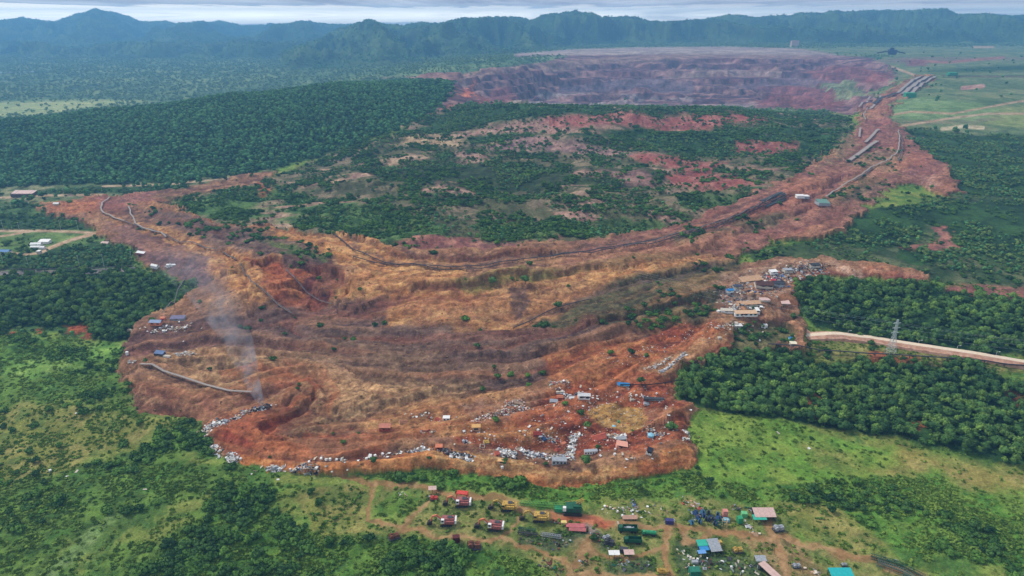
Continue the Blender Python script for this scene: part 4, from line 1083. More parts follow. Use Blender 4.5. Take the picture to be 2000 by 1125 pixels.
print('PLANTS', len(p1), len(p2), len(p3), len(p4), len(p5), len(p6), len(sd), len(td))

# clods and dry tussocks that give the churned soil its grain
def clod_mesh(name, seed, cols):
    R = np.random.default_rng(seed); V = []; F = []; MI = []
    for k in range(5):
        c = np.array([R.uniform(-0.9, 0.9), R.uniform(-0.9, 0.9), 0.0]); s = R.uniform(0.25, 0.7)
        n0 = sum(len(v) for v in V)
        V.append(IC1 * (s * (1 + 0.35 * (R.random((len(IC1), 1)) - 0.5))) * np.array([1, 1, 0.7]) + c); F += [tuple(q + n0 for q in f) for f in IF1]; MI += [k % len(cols)] * len(IF1)
    me = bpy.data.meshes.new(name); me.from_pydata(np.vstack(V).tolist(), [], F)
    for m in cols: me.materials.append(m)
    me.polygons.foreach_set('material_index', MI); return me
C1 = mat('ochre_clod', (176,128,82), 0.95, 0.2, 1.0); C2_ = mat('brown_clod', (116,80,60), 0.95, 0.2, 1.0); C3 = mat('red_clod', (150,78,52), 0.95, 0.2, 1.0); C4 = mat('dry_tussock', (150,132,88), 0.95, 0.2, 1.0)
dn = np.where((CLS == 1) & (Yg < 1100), 0.014, 0) * (0.3 + 1.2 * clump) * np.clip(520 / Yg, 0.3, 1.2)
red = (COLR[..., 0] / (COLR[..., 1] + 1e-3))
cl = scatter(dn, red < 2.4); spread('soil_clods', cl, [clod_mesh('clod', 51, [C1, C2_, C4]), clod_mesh('clod', 52, [C2_, C4, C2_])], 0.4, 1.3, 'clods and dry tussocks over the brown and ochre slide', 'soil')
cl2 = scatter(dn, red >= 2.4); spread('red_soil_clods', cl2, [clod_mesh('clod', 53, [C3, C2_, C1]), clod_mesh('clod', 54, [C3, C3, C2_])], 0.4, 1.2, 'clods over the red parts of the slide', 'soil')
print('CLODS', len(cl), len(cl2))
# lone trees and bushes one can point at
def lone(u, v, s, k, label, cat='tree', shrub=False):
    p = P(u, v)
    if shrub:
        o = bpy.data.objects.new('bush', SHR[k]); COL.objects.link(o); o.location = p; o.scale = (s * 1.2, s, s)
        o.rotation_euler = (0, 0, u); return tag(o, label, cat)
    r = empty('tree', p, u * 1.7, scale=s)
    c = bpy.data.objects.new('crown', CROWN[k]); COL.objects.link(c); c.parent = r
    t = bpy.data.objects.new('trunk', TRUNK[0]); COL.objects.link(t); t.parent = r
    return tag(r, label, cat)
for a in ((1144,908,1.05,1,'dark tree standing beside the long white slab at the toe of the slide'), (1148,838,1.0,0,'green tree stranded in the slide behind the red-roofed ruin'),
          (1090,604,1.2,1,'lone round tree on the ochre ridge in the middle of the slide'), (962,556,1.2,1,'left one of two dark trees on the ochre ridge crest'), (1026,554,1.3,1,'right one of two dark trees on the ochre ridge crest'),
          (781,936,0.75,1,'small dark round tree in the green strip under the toe'), (1252,750,1.0,0,'dark tree left of the blue roof'), (730,905,0.7,1,'dark bush at the rim of the orange toe'),
          (1700,250,1.0,0,'tree')[:0] or (1245,955,1.0,1,'dark tree in the green strip above the parked blue box'),):
    if len(a) == 5: lone(*a)
for a in ((1065,908,1.0,1,'small bush left of the dark tree at the toe'), (838,896,0.9,1,'bush on the orange rim near the burnt pile'), (1312,838,2.4,1,'broad dark bush at the right rim of the slide'),
          (1135,808,1.7,0,'low green bush in the slide under the broken white house'), (968,822,1.6,0,'low green bush beside the rubble trail'), (1104,790,1.4,0,'green bush just under the broken white house'),
          (942,762,1.5,0,'bright green bush at the middle edge of the brown slide'), (1030,735,1.4,0,'green bush on the brown slope above the rubble trail'), (1060,730,1.6,0,'wider green bush on the brown slope above the rubble trail'),
          (1262,696,1.4,0,'green bush on the orange bank above the white road remnant'), (1168,875,1.1,1,'bush behind the long white hall'), (512,604,1.6,1,'dark bush on the red shoulder of the slide'),
          (470,640,1.4,1,'dark bush left of the smoke column')):
    lone(a[0], a[1], a[2], a[3], a[4], 'bush', True)
# ================================================================ THINGS
R = random.Random(5)
WHITE = mat('white_sheet', (226,226,222), 0.6, 0.10, 0.8)
GREYM = mat('grey_sheet', (160,166,172), 0.6, 0.18, 0.8)
DGREY = mat('dark_grey_steel', (70,72,78), 0.7, 0.25, 0.8)
CHAR = mat('charred_wood', (34,30,32), 0.95, 0.3, 1.2)
TAN = mat('tan_roof_sheet', (196,158,124), 0.85, 0.18, 0.5)
PINKR = mat('pale_pink_roof_sheet', (206,176,166), 0.7, 0.12, 0.6)
REDT = mat('red_roof_tiles', (176,88,70), 0.85, 0.22, 0.9)
REDB_ = mat('rust_red_paint', (150,58,48), 0.8, 0.25, 1.0)
BROWNR = mat('dark_brown_roof', (92,62,58), 0.9, 0.18, 0.6)
TEAL = mat('teal_roof_sheet', (56,176,150), 0.6, 0.10, 0.6)
BLUE = mat('blue_roof_sheet', (58,140,196), 0.6, 0.12, 0.6)
BLUED = mat('blue_paint', (62,96,148), 0.6, 0.2, 1.0)
PALEB = mat('pale_blue_plastic', (136,190,210), 0.5, 0.12, 1.0)
YEL = mat('yellow_machine_paint', (206,170,78), 0.7, 0.3, 1.2, second=(132,104,60))
ORG = mat('faded_orange_paint', (214,128,92), 0.7, 0.2, 0.9)
MRED = mat('faded_red_machine_paint', (168,92,88), 0.7, 0.3, 1.2, second=(104,72,68))
BRED = mat('bright_red_paint', (206,70,56), 0.6, 0.18, 0.9)
GRN = mat('dark_green_machine_paint', (30,92,66), 0.6, 0.2, 0.8)
GRN2 = mat('green_machine_paint', (52,150,104), 0.6, 0.15, 0.8)
TRKM = mat('track_steel', (52,48,46), 0.9, 0.25, 1.5)
GLASS = mat('dark_glass', (34,40,46), 0.2, 0.1, 1.0)
RUST = mat('rusted_steel', (120,74,58), 0.9, 0.3, 1.4)
GALV = mat('galvanised_steel', (196,206,204), 0.5, 0.12, 1.0)
CONC = mat('pale_concrete', (200,190,172), 0.9, 0.15, 0.8)
PURPLE = mat('faded_violet_cloth', (108,96,140), 0.9, 0.2, 1.0)
GRAVEL = mat('pale_gravel', (216,198,172), 0.95, 0.10, 0.6)
REDEARTH = mat('red_earth_bank', (158,112,90), 0.95, 0.28, 0.35, second=(190,156,132))
BELT = mat('dark_rubber_belt', (58,56,62), 0.9, 0.2, 1.0)
PALEBELT = mat('dusty_belt_frame', (158,148,140), 0.9, 0.2, 0.8)
TIMBER = mat('weathered_timber', (150,128,106), 0.95, 0.25, 1.2)

# ---------------------------------------------------------------- mining machines
def excavator(u, v, body, cab, arm, label, rz=0.0, sc=1.0, group='hydraulic mining excavators parked in the yard'):
    r = empty('excavator', P(u, v), rz, scale=sc * 0.92)
    for s in (-1, 1):
        b = MB(); b.prism([(-3.4, 0.5), (-2.7, 0), (2.7, 0), (3.4, 0.5), (3.4, 0.9), (2.7, 1.35), (-2.7, 1.35), (-3.4, 0.9)], s * 2.0 - 0.4, s * 2.0 + 0.4)
        t = b.build('track', TRKM, r)
        w = MB()
        for x in (-2.6, -1.3, 0, 1.3, 2.6): w.cyl((x, s * 2.45, 0.62), (x, s * 2.52, 0.62), 0.42, 8)
        w.build('roller', DGREY, t)['kind'] = 'stuff'
    MB().box((0, 0, 1.2), (3.0, 3.4, 0.7)).cyl((0, 0, 1.5), (0, 0, 1.9), 1.5, 12).build('undercarriage', TRKM, r)
    h = MB(); h.prism([(-2.6, 1.9), (4.6, 1.9), (4.9, 2.3), (4.9, 4.0), (4.3, 4.4), (-2.6, 4.4)], -1.0, 2.6)
    h.box((1.2, -1.7, 2.8), (6.6, 1.3, 1.8)); hb = h.build('engine_house', body, r)
    MB().box((2.0, 0.8, 4.6), (2.6, 2.0, 0.4)).box((3.9, 0.2, 4.75), (0.5, 0.5, 0.9)).build('exhaust', DGREY, hb)
    MB().box((5.4, 0.4, 3.0), (1.1, 5.2, 2.0), taper=0.9).build('counterweight', cab if cab is not body else body, r)
    cb = MB().box((-1.9, -1.8, 3.9), (2.0, 1.6, 2.3), taper=0.92).build('cab', cab, r)
    MB().box((-2.93, -1.8, 4.15), (0.06, 1.2, 1.2)).box((-1.9, -2.62, 4.15), (1.3, 0.06, 1.1)).build('window', GLASS, cb)
    bm = MB(); bm.beam((-2.2, 0.3, 2.8), (-5.6, 0.3, 6.2), 0.9, 1.2); bm.beam((-5.4, 0.3, 6.3), (-8.0, 0.3, 5.3), 0.8, 1.0); bmo = bm.build('boom', arm, r)
    MB().cyl((-2.6, 0.9, 2.5), (-5.3, 0.9, 5.4), 0.16, 6).cyl((-2.6, -0.3, 2.5), (-5.3, -0.3, 5.4), 0.16, 6).build('ram', GALV, bmo)
    MB().beam((-7.9, 0.3, 5.4), (-9.0, 0.3, 1.9), 0.7, 0.8).build('stick', arm, r)
    bk = MB(); bk.prism([(-8.0, 2.3), (-9.6, 2.4), (-10.9, 1.6), (-11.0, 0.4), (-10.2, 0.0), (-8.6, 0.3), (-8.1, 1.2)], -1.0, 1.6)
    for k in range(4): bk.box((-11.1, -0.8 + k * 0.72, 0.3), (0.5, 0.2, 0.25))
    bk.build('bucket', TRKM, r)
    return tag(r, label, 'excavator', group)
excavator(901, 987, MRED, WHITE, ORG, 'faded red excavator with a white cab, the one just below the bright red frame', -0.05)
excavator(872, 1024, MRED, WHITE, ORG, 'faded red excavator with a white cab, lower left in the machine yard', 0.0)
excavator(964, 1033, MRED, WHITE, ORG, 'faded red excavator with a white cab, rightmost of the red ones, by the lower track', -0.12)
excavator(990, 995, YEL, YEL, YEL, 'all yellow excavator on the grass above the red ones, beside the red track', -0.06)
excavator(1052, 1016, YEL, YEL, YEL, 'all yellow excavator further right, beside the red dirt track', -0.05)

def lattice(b, p0, p1, w, n, t=0.14):
    p0, p1 = Vector(p0), Vector(p1); d = (p1 - p0); up = Vector((0, 0, 1)); s = d.cross(up).normalized() * w / 2; k = s.cross(d).normalized() * w / 2
    cs = [s + k, s - k, -s - k, -s + k]
    for c in cs: b.beam(p0 + c, p1 + c, t)
    for i in range(n):
        a = p0 + d * (i / n); e = p0 + d * ((i + 1) / n)
        for q in range(4): b.beam(a + cs[q], e + cs[(q + 1) % 4], t * 0.7)
    return b
def crawler_crane():
    r = empty('crawler_crane', P(1118, 1000), -0.06)
    for s in (-1, 1):
        MB().prism([(-5.2, 0.6), (-4.4, 0), (4.4, 0), (5.2, 0.6), (4.4, 1.5), (-4.4, 1.5)], s * 3.0 - 0.6, s * 3.0 + 0.6).build('track', TRKM, r)
    hb = MB().box((0.5, 0, 3.2), (8.5, 5.4, 2.6)).box((2.4, 0, 4.9), (4.4, 4.2, 1.0)).build('machinery_house', GRN, r)
    MB().box((-0.6, -2.72, 3.3), (1.0, 0.06, 1.2)).box((2.6, -2.72, 3.3), (1.2, 0.06, 1.4)).build('louvre', DGREY, hb)
    MB().box((-6.8, 0.4, 1.6), (5.6, 3.6, 2.2)).build('power_skid', GRN2, r)
    cb = MB().box((-4.4, -2.2, 3.8), (1.8, 1.8, 2.2)).build('cab', WHITE, r)
    MB().box((-5.33, -2.2, 4.1), (0.06, 1.4, 1.2)).build('window', GLASS, cb)
    g = MB(); lattice(g, (2, 0.6, 5.4), (6, 0.6, 8.2), 1.4, 4, 0.2); g.beam((6, 0.6, 8.2), (-4, 0.6, 6.2), 0.15); g.build('gantry', YEL, r)
    bo = MB(); lattice(bo, (-4.5, 0.8, 3.6), (-29.0, 3.4, 1.9), 1.7, 16, 0.22); bo.build('lattice_boom', mat('lime_green_paint', (98,156,72), 0.6, 0.15), r)
    tag(r, 'dark green crawler crane with its long lime green lattice boom laid flat to the left', 'crane')
crawler_crane()

def truck(u, v, body, bed, label, rz=0.0, sc=1.0, tank=False):
    r = empty('truck', P(u, v), rz, scale=sc)
    MB().box((0, 0, 1.1), (9.6, 2.2, 0.5)).build('chassis', DGREY, r)
    cb = MB().prism([(3.0, 1.3), (5.0, 1.3), (5.0, 2.2), (4.5, 3.4), (3.0, 3.4)], -1.25, 1.25).build('cab', body, r)
    MB().box((4.84, 0, 2.75), (0.05, 2.0, 0.9), rot=(0, -0.38, 0)).build('windscreen', GLASS, cb)
    b = MB()
    if tank:
        b.cyl((-4.6, 0, 2.5), (2.6, 0, 2.5), 1.35, 12); b.cyl((-2.6, 0, 3.7), (-2.6, 0, 4.1), 0.45, 8); b.cyl((0.6, 0, 3.7), (0.6, 0, 4.1), 0.45, 8)
        b.build('tank', bed, r)
    else:
        b.box((-1.0, 0, 1.6), (7.4, 2.9, 0.3)); b.box((-1.0, 1.4, 2.5), (7.4, 0.15, 1.7)); b.box((-1.0, -1.4, 2.5), (7.4, 0.15, 1.7)); b.box((-4.6, 0, 2.5), (0.15, 2.7, 1.7)); b.box((2.6, 0, 2.8), (0.15, 2.7, 2.3))
        b.build('bed', bed, r)
    for x in (-3.4, -2.0, 3.7):
        for s in (-1, 1):
            MB().cyl((x, s * 1.3 - 0.22, 0.6), (x, s * 1.3 + 0.22, 0.6), 0.62, 10).build('wheel', TRKM, r)
    tag(r, label, 'truck')
truck(1226, 1038, GRN, GRN, 'dark green truck carrying grey machine parts, beside the red dirt track', 3.1, 1.05)
MB().box((0.5, 0, 0.5), (2.5, 1.4, 1.0)).box((-1.5, 0, 0.3), (1.2, 1.6, 0.8), (0, 0.3, 0.2)).cyl((1.9, 0, 0.2), (3.2, 0, 0.9), 0.4, 8).build('machine_parts', GREYM, None, P(1226, 1038) + Vector((0, 0, 1.9)))
tag(bpy.data.objects['machine_parts'], 'grey machine parts loaded on the dark green truck', 'machine parts')
truck(1268, 1045, GRN2, GRN2, 'bright green tank truck right of the dark green one', 3.0, 0.75, True)
truck(1236, 1060, GRN, GRN, 'dark green truck parked alone in the grass below the other two', 3.1, 0.95)

def tray(u, v, L, W, m, label, rz=0, name='flatbed_trailer', cat='trailer'):
    r = empty(name, P(u, v), rz)
    MB().box((0, 0, 0.95), (L, W, 0.28)).box((L / 2 - 0.1, 0, 1.5), (0.2, W, 0.9)).build('deck', m, r)
    MB().beam((-L / 2, W * 0.3, 0.7), (L / 2, W * 0.3, 0.7), 0.2, 0.3).beam((-L / 2, -W * 0.3, 0.7), (L / 2, -W * 0.3, 0.7), 0.2, 0.3).beam((-L / 2, 0, 0.7), (-L / 2 - 1.6, 0, 0.4), 0.2).build('frame', DGREY, r)
    for x in (L * 0.22, L * 0.34):
        for s in (-1, 1): MB().cyl((x, s * W * 0.42 - 0.15, 0.42), (x, s * W * 0.42 + 0.15, 0.42), 0.42, 8).build('wheel', TRKM, r)
    return tag(r, label, cat)
tray(1124, 1029, 10, 3, mat('pinkish_red_deck', (184,104,104), 0.8, 0.2), 'upper pinkish red flatbed trailer right of the yellow excavators', -0.05)
tray(1128, 1037, 9, 2.6, mat('dull_pink_deck', (168,98,98), 0.8, 0.2), 'lower dull pink flatbed trailer beside the grey gravel patch', -0.08)
tray(1230, 1013, 8, 3.2, mat('brownish_deck', (176,140,120), 0.8, 0.2), 'brownish empty flatbed trailer above the red dirt track', 0.02)

def shed(u, v, L, W, H, roof, label, rz=0.0, slope=0.16, wall=None, open_front=True, ribs=True, group=None, posts=True):
    """roof of sheet panels on posts; roof falls towards -y (the camera side)"""
    r = empty('shed', P(u, v), rz)
    n = max(2, int(L / 2.4)); w = L / n
    rf = MB()
    zc = H + 0.1; rf.beam((-L / 2, W * 0.3, zc - 0.1), (L / 2, W * 0.3, zc - 0.1 ), 0.12).beam((-L / 2, -W * 0.3, zc - 0.6), (L / 2, -W * 0.3, zc - 0.6), 0.12)
    ro = rf.build('roof', DGREY, r)
    pm = MB().box((0, 0, 0), (w - 0.06, W, 0.07)).mesh('roof_panel', roof)
    if ribs:
        pb = MB().box((0, 0, 0), (w - 0.06, W, 0.07))
        for k in range(3): pb.box((-w / 2 + (k + 0.5) * w / 3, 0, 0.06), (0.12, W, 0.07))
        pm = pb.mesh('roof_panel', roof)
    for i in range(n):
        o = bpy.data.objects.new('roof_panel', pm); COL.objects.link(o); o.parent = ro
        o.location = (-L / 2 + (i + 0.5) * w, 0, zc + 0.02 + 0.02 * (i % 2)); o.rotation_euler = (slope, 0, 0)
    for x in (-L / 2 + 0.3, 0, L / 2 - 0.3):
        for y in (-W / 2 + 0.3, W / 2 - 0.3):
            hh = zc + y * math.tan(slope) - 0.08
            MB().box((x, y, hh / 2 - 0.3), (0.18, 0.18, hh + 0.6)).build('post', DGREY, r)
    if wall:
        hb = zc + (W / 2) * math.tan(slope) - 0.2
        MB().box((0, W / 2 - 0.12, hb / 2 - 0.2), (L - 0.4, 0.1, hb + 0.2)).box((L / 2 - 0.15, 0.1, hb * 0.45 - 0.2), (0.1, W - 0.8, hb * 0.8)).build('wall', wall, r)
    tag(r, label, 'shed', group)
    return r
shed(1491, 1012, 11.5, 6.2, 3.8, PINKR, 'open shed with a broad pale pink roof above the teal lean-to', 0.0, 0.22, GREYM)
shed(1482, 1019, 7.2, 3.4, 2.9, TEAL, 'teal lean-to roof joined to the front of the pale pink shed', 0.0, 0.2)
shed(1394, 1075, 6.0, 7.6, 3.4, GREYM, 'grey roofed open shed right of the teal and blue roofs', 0.12, 0.2, DGREY)
shed(1370, 1070, 5.4, 3.8, 3.2, TEAL, 'small teal roof left of the grey shed', 0.08, 0.18)
shed(1374, 1078, 5.0, 3.2, 2.6, BLUE, 'light blue roof under the small teal roof', 0.08, 0.18)
shed(1370, 1085, 4.2, 2.2, 2.3, mat('sky_blue_sheet', (110,160,214), 0.6, 0.1), 'lowest pale blue roof beside the grey shed', 0.08, 0.15)
shed(1484, 1101, 5.4, 3.6, 3.3, GREYM, 'square grey roof at the upper end of the long pale shed', 0.0, 0.15)
shed(1502, 1124, 4.2, 11.0, 3.2, PINKR, 'long narrow pale pink shed running down out of the picture', 0.5, 0.06, GREYM)
shed(1640, 1128, 11.0, 4.6, 3.4, mat('bright_turquoise_roof', (40,176,176), 0.6, 0.1), 'turquoise roof cut by the bottom edge of the picture', 0.0, 0.2)
shed(1199, 1087, 5.6, 3.0, 2.4, WHITE, 'left one of two small white roofed huts by the lower track', 0.0, 0.12)
shed(1228, 1086, 5.2, 3.2, 2.4, PINKR, 'right one of two small huts, with a pinkish white roof', 0.0, 0.12)
shed(845, 962, 4.6, 3.0, 3.0, PINKR, 'small pale roofed hut standing alone at the top left of the yard', 0.1, 0.15)

def container(u, v, s, m, label, rz=0.0, name='container', cat='container', door=True, hdz=0):
    r = empty(name, P(u, v), rz)
    L, W, H = s
    b = MB().box((0, 0, H / 2), (L, W, H)); n = int(L / 0.6)
    for i in range(n): b.box((-L / 2 + (i + 0.5) * L / n, -W / 2 - 0.03, H / 2), (0.14, 0.06, H * 0.86)).box((-L / 2 + (i + 0.5) * L / n, 0, H + 0.02), (0.14, W * 0.94, 0.05))
    b.build('body', m, r)
    MB().box((L / 2 + 0.03, 0, H / 2), (0.06, W * 0.88, H * 0.88)).beam((L / 2 + 0.1, -0.2, 0.3), (L / 2 + 0.1, -0.2, H - 0.3), 0.06).build('door', m, r)
    MB().box((-L * 0.3, 0, 0.02), (0.5, W + 0.1, 0.25)).box((L * 0.3, 0, 0.02), (0.5, W + 0.1, 0.25)).build('skid', DGREY, r)
    return tag(r, label, cat)
container(1307, 1022, (4.2, 2.4, 2.4), mat('navy_paint', (64,62,120), 0.7, 0.2), 'navy blue container alone beside the upper dirt track', -0.1)
container(1444, 1020, (2.6, 2.6, 3.4), GRN2, 'green box left of the pale block pile and the pink shed', 0.2)
container(1453, 1008, (3.0, 2.6, 2.4), mat('light_green_paint', (110,190,130), 0.7, 0.15), 'light green box at the back beside the pink shed', -0.1)
container(1356, 1122, (5.0, 3.6, 3.4), mat('sea_green_paint', (44,120,100), 0.7, 0.2), 'sea green container at the bottom edge below the blue roofs', 0.05)
container(1357, 1100, (3.0, 1.8, 1.4), GREYM, 'small pale grey box in the grass above the sea green container', 0.05)
container(1218, 1078, (4.2, 2.4, 2.4), DGREY, 'dark grey container behind the two small huts', -0.2)
container(891, 1057, (3.6, 2.8, 3.2), mat('dark_maroon_paint', (92,36,40), 0.8, 0.25), 'dark maroon box at the edge of the thicket below the yard', 0.1)
container(1405, 1063, (2.2, 2.0, 2.0), YEL, 'small yellow box behind the grey shed', 0.2)
container(1101, 1023, (3.0, 2.0, 1.5), mat('pale_yellow_paint', (220,196,120), 0.8, 0.15), 'small pale yellow skid between the yellow excavator and the pink trailers', 0.0)
container(1415, 1010, (2.6, 2.4, 4.6), mat('salmon_panel', (206,140,128), 0.8, 0.15), 'salmon pink cabin on the blue drums heap side', 0.0)
container(1418, 1018, (2.8, 2.2, 1.6), PALEB, 'pale turquoise box in front of the salmon cabin', 0.0)

def spool(u, v, r_, m, label, tilt, grp):
    r = empty('cable_drum', P(u, v, r_), 0, rot=(tilt, 0, R.uniform(-0.8, 0.8)))
    for s in (-1, 1): MB().cyl((s * 0.7 - 0.08, 0, 0), (s * 0.7 + 0.08, 0, 0), r_, 12).build('flange', m, r)
    MB().cyl((-0.66, 0, 0), (0.66, 0, 0), r_ * 0.55, 10).build('core', BELT, r)
    tag(r, label, 'cable drum', grp)
for i, (u, v) in enumerate([(1350,1024),(1358,1006),(1363,1014),(1367,1022),(1374,1010),(1380,1016),(1372,1003),(1393,1016),(1397,1026),(1402,1008),(1384,1004),(1403,1016)]):
    spool(u, v, R.uniform(1.1, 1.5), BLUED if i % 3 else mat('light_blue_paint', (84,138,178), 0.6, 0.2), 'blue cable drum in the cluster of drums above the dirt track', R.uniform(-0.3, 0.3), 'blue cable drums')
def frame_rack(u, v, s, m, label, name='steel_frame', rz=0):
    r = empty(name, P(u, v), rz); L, W, H = s
    b = MB()
    for x in (-L / 2, L / 2):
        for y in (-W / 2, W / 2): b.beam((x, y, -0.2), (x, y, H), 0.22)
    b.build('uprights', m, r)['kind'] = 'stuff'
    c = MB()
    for z in (H * 0.5, H):
        c.beam((-L / 2, -W / 2, z), (L / 2, -W / 2, z), 0.2).beam((-L / 2, W / 2, z), (L / 2, W / 2, z), 0.2).beam((-L / 2, -W / 2, z), (-L / 2, W / 2, z), 0.2).beam((L / 2, -W / 2, z), (L / 2, W / 2, z), 0.2)
    c.beam((-L / 2, -W / 2, 0), (L / 2, -W / 2, H), 0.14)
    c.build('crossbars', m, r)['kind'] = 'stuff'
    return tag(r, label, 'steel frame')
frame_rack(1405, 1028, (3.0, 2.4, 3.6), GRN, 'green upright frame right of the blue drums', rz=0.2)
frame_rack(1414, 1027, (2.4, 2.2, 3.8), mat('tan_frame_paint', (190,170,130), 0.8, 0.2), 'pale tan upright frame right of the green one', rz=-0.1)
frame_rack(903, 972, (6.0, 3.0, 3.4), BRED, 'bright red gantry frame behind the uppermost red excavator', rz=-0.15)
MB().box((0, 0, 3.5), (6.2, 3.0, 0.25)).box((2.6, 0, 2.4), (0.2, 2.8, 2.0)).build('cover_sheet', BRED, bpy.data.objects['steel_frame.002'])
def small_machine(u, v, m, label, name='winch', sc=1.0, rz=0.0, cat='machine'):
    r = empty(name, P(u, v), rz, scale=sc)
    MB().box((0, 0, 0.35), (3.6, 2.0, 0.4)).build('base', DGREY, r)
    MB().cyl((-0.8, -0.8, 1.2), (-0.8, 0.8, 1.2), 0.75, 10).box((0.9, 0, 1.1), (1.4, 1.4, 1.2)).build('body', m, r)
    MB().beam((-1.6, 0, 0.5), (-1.6, 0, 2.2), 0.15).beam((-1.6, 0, 2.2), (1.4, 0, 1.7), 0.15).build('arm', m, r)
    return tag(r, label, cat)
small_machine(848, 976, BRED, 'bright red machine lying in front of the small pale hut', sc=1.2)
small_machine(926, 1071, RUST, 'long rusted machine in the thicket below the yard', 'wrecked_machine', 2.0)
small_machine(770, 1052, RUST, 'dark rusted wreck at the left edge of the lower thicket', 'wrecked_machine', 1.6, 0.4)
small_machine(1520, 1036, GREYM, 'grey wreck with pale panels right of the pink shed', 'wrecked_machine', 1.6, 0.2)
small_machine(1555, 1108, GREYM, 'pale bundled machine beside the lower right track', 'machine', 1.1, 0.1)
small_machine(1648, 1105, GREYM, 'small pale machine above the turquoise roof', 'machine', 0.8, 0.1)
small_machine(1440, 1078, YEL, 'yellow machine lying on the track edge right of the grey shed', 'machine', 1.4, 0.1)
small_machine(1184, 1053, GREYM, 'grey machine at the edge of the gravel patch', 'machine', 1.2, 0.5)
small_machine(1190, 1063, DGREY, 'dark machine below the gravel patch', 'machine', 1.5, -0.3)
def yellow_frame():
    r = empty('drill_frame', P(1294, 1118), 0.0)
    MB().box((0, 0, 0.9), (5.4, 2.4, 0.9)).box((0, -1.25, 1.6), (5.4, 0.12, 0.5)).build('base', YEL, r)
    for x in (-2.0, 0.0, 2.0): MB().beam((x, 0, 1.2), (x, 0.2, 4.2), 0.28).build('mast', YEL, r)
    MB().box((-0.8, 0, 1.8), (1.6, 1.2, 1.0)).build('engine', YEL, r)
    tag(r, 'bright yellow frame with upright masts at the bottom edge beside the track', 'drill frame')
yellow_frame()
def gantry_line(pts_, w, m, label, name='conveyor_gantry', n=12):
    r = empty(name, P(*pts_[0]))
    o = Vector(r.location); b = MB(); d = MB()
    for a, c in zip(pts_[:-1], pts_[1:]):
        A, B = P(*a) - o, P(*c) - o
        lattice(b, A + Vector((0, 0, 1.2)), B + Vector((0, 0, 1.2)), w, n, 0.16)
        d.beam(A + Vector((0, 0, 1.5)), B + Vector((0, 0, 1.5)), w * 0.25, 0.12)
    b.build('lattice', m, r)['kind'] = 'stuff'; d.build('belt', BELT, r)
    return tag(r, label, 'conveyor')
gantry_line([(1700, 1090), (1752, 1104), (1806, 1132)], 1.9, GRN, 'upper dark green lattice gantry lying along the bottom right track')
gantry_line([(1712, 1102), (1765, 1122), (1790, 1140)], 2.4, mat('grey_green_paint', (86,120,112), 0.7, 0.2), 'lower grey green lattice gantry lying along the bottom right track')
gantry_line([(1012, 1036), (1046, 1040)], 1.3, GRN, 'upper dark green lattice section lying in the weeds left of the trailers', n=8)
gantry_line([(1010, 1043), (1050, 1048)], 1.3, DGREY, 'lower dark lattice section lying in the weeds left of the trailers', n=8)
gantry_line([(1056, 1046), (1096, 1052)], 1.3, GREYM, 'grey lattice section lying in the weeds below the trailers', n=8)

# ---------------------------------------------------------------- heaps of small scrap and rubble (nobody could count them)
PAL = {'white': [WHITE, WHITE, WHITE, GREYM, CONC, GREYM, DGREY, TIMBER], 'mixed': [WHITE, GREYM, CONC, DGREY, REDT, TIMBER, CONC, CHAR, TAN, GREYM, DGREY, GREYM, BLUED], 'dark': [CHAR, CHAR, DGREY, DGREY, GREYM, WHITE, RUST],
       'pink': [CONC, PINKR, REDT, GREYM, WHITE, TAN, TIMBER], 'yard': [DGREY, GREYM, RUST, GRN, DGREY, TIMBER, TRKM, RUST], 'blue': [BLUED, DGREY, GREYM, DGREY, TIMBER], 'green': [GRN, DGREY, DGREY, RUST, GREYM, TRKM], 'stone': [CONC, CONC, GREYM, TAN, WHITE]}
def rubble(line, n, width, pal, label, size=(0.3, 1.35), name='rubble_heap', cat='rubble', up=0.8, flat=0.25):
    n = int(n * (1.6 if name == 'rubble_heap' and line[0][1] < 930 else 0.4)); size = (0.35, 1.7) if pal == 'white' else size; width *= 1.1
    ms = PAL[pal]; ps = [P(u, v) for u, v in line]
    o = Vector(ps[0]); V = []; F = []; MI = []
    seg = [(ps[i + 1] - ps[i]).length for i in range(len(ps) - 1)]; tot = sum(seg) or 1
    for k in range(n):
        t = R.random() * tot; i = 0
        while i < len(seg) - 1 and t > seg[i]: t -= seg[i]; i += 1
        q = ps[i].lerp(ps[i + 1], min(1, t / (seg[i] + 1e-6))) if len(ps) > 1 else ps[0]
        g = R.gauss(0, 0.45) * width; h = R.gauss(0, 0.45) * width
        x, y = q.x + g, q.y + h
        z = float(z_at(x, y)[0]) + R.random() * up * math.exp(-(g * g + h * h) / (width * width * 0.4))
        s = R.uniform(*size) * (1 if R.random() < 0.85 else 1.7)
        dims = (s, s * R.uniform(0.3, 1.0), s * R.uniform(0.06, flat if R.random() < 0.7 else 0.7))
        M = Matrix.Translation(Vector((x, y, z + dims[2] * 0.3)) - o) @ Euler((R.gauss(0, 0.35), R.gauss(0, 0.35), R.uniform(0, 6.3))).to_matrix().to_4x4()
        a, b, c = [d / 2 for d in dims]; n0 = len(V)
        for p in ((-a, -b, -c), (a, -b, -c), (a, b, -c), (-a, b, -c), (-a, -b, c), (a, -b, c), (a, b, c), (-a, b, c)): V.append(tuple(M @ Vector(p)))
        for f in ((0, 3, 2, 1), (4, 5, 6, 7), (0, 1, 5, 4), (1, 2, 6, 5), (2, 3, 7, 6), (3, 0, 4, 7)): F.append(tuple(n0 + j for j in f))
        MI += [R.randrange(len(ms))] * 6
    me = bpy.data.meshes.new(name); me.from_pydata(V, [], F)
    for m in ms: me.materials.append(m)
    me.polygons.foreach_set('material_index', MI)
    ob = bpy.data.objects.new(name, me); COL.objects.link(ob); ob.location = o
    return stuff(ob, label, cat)
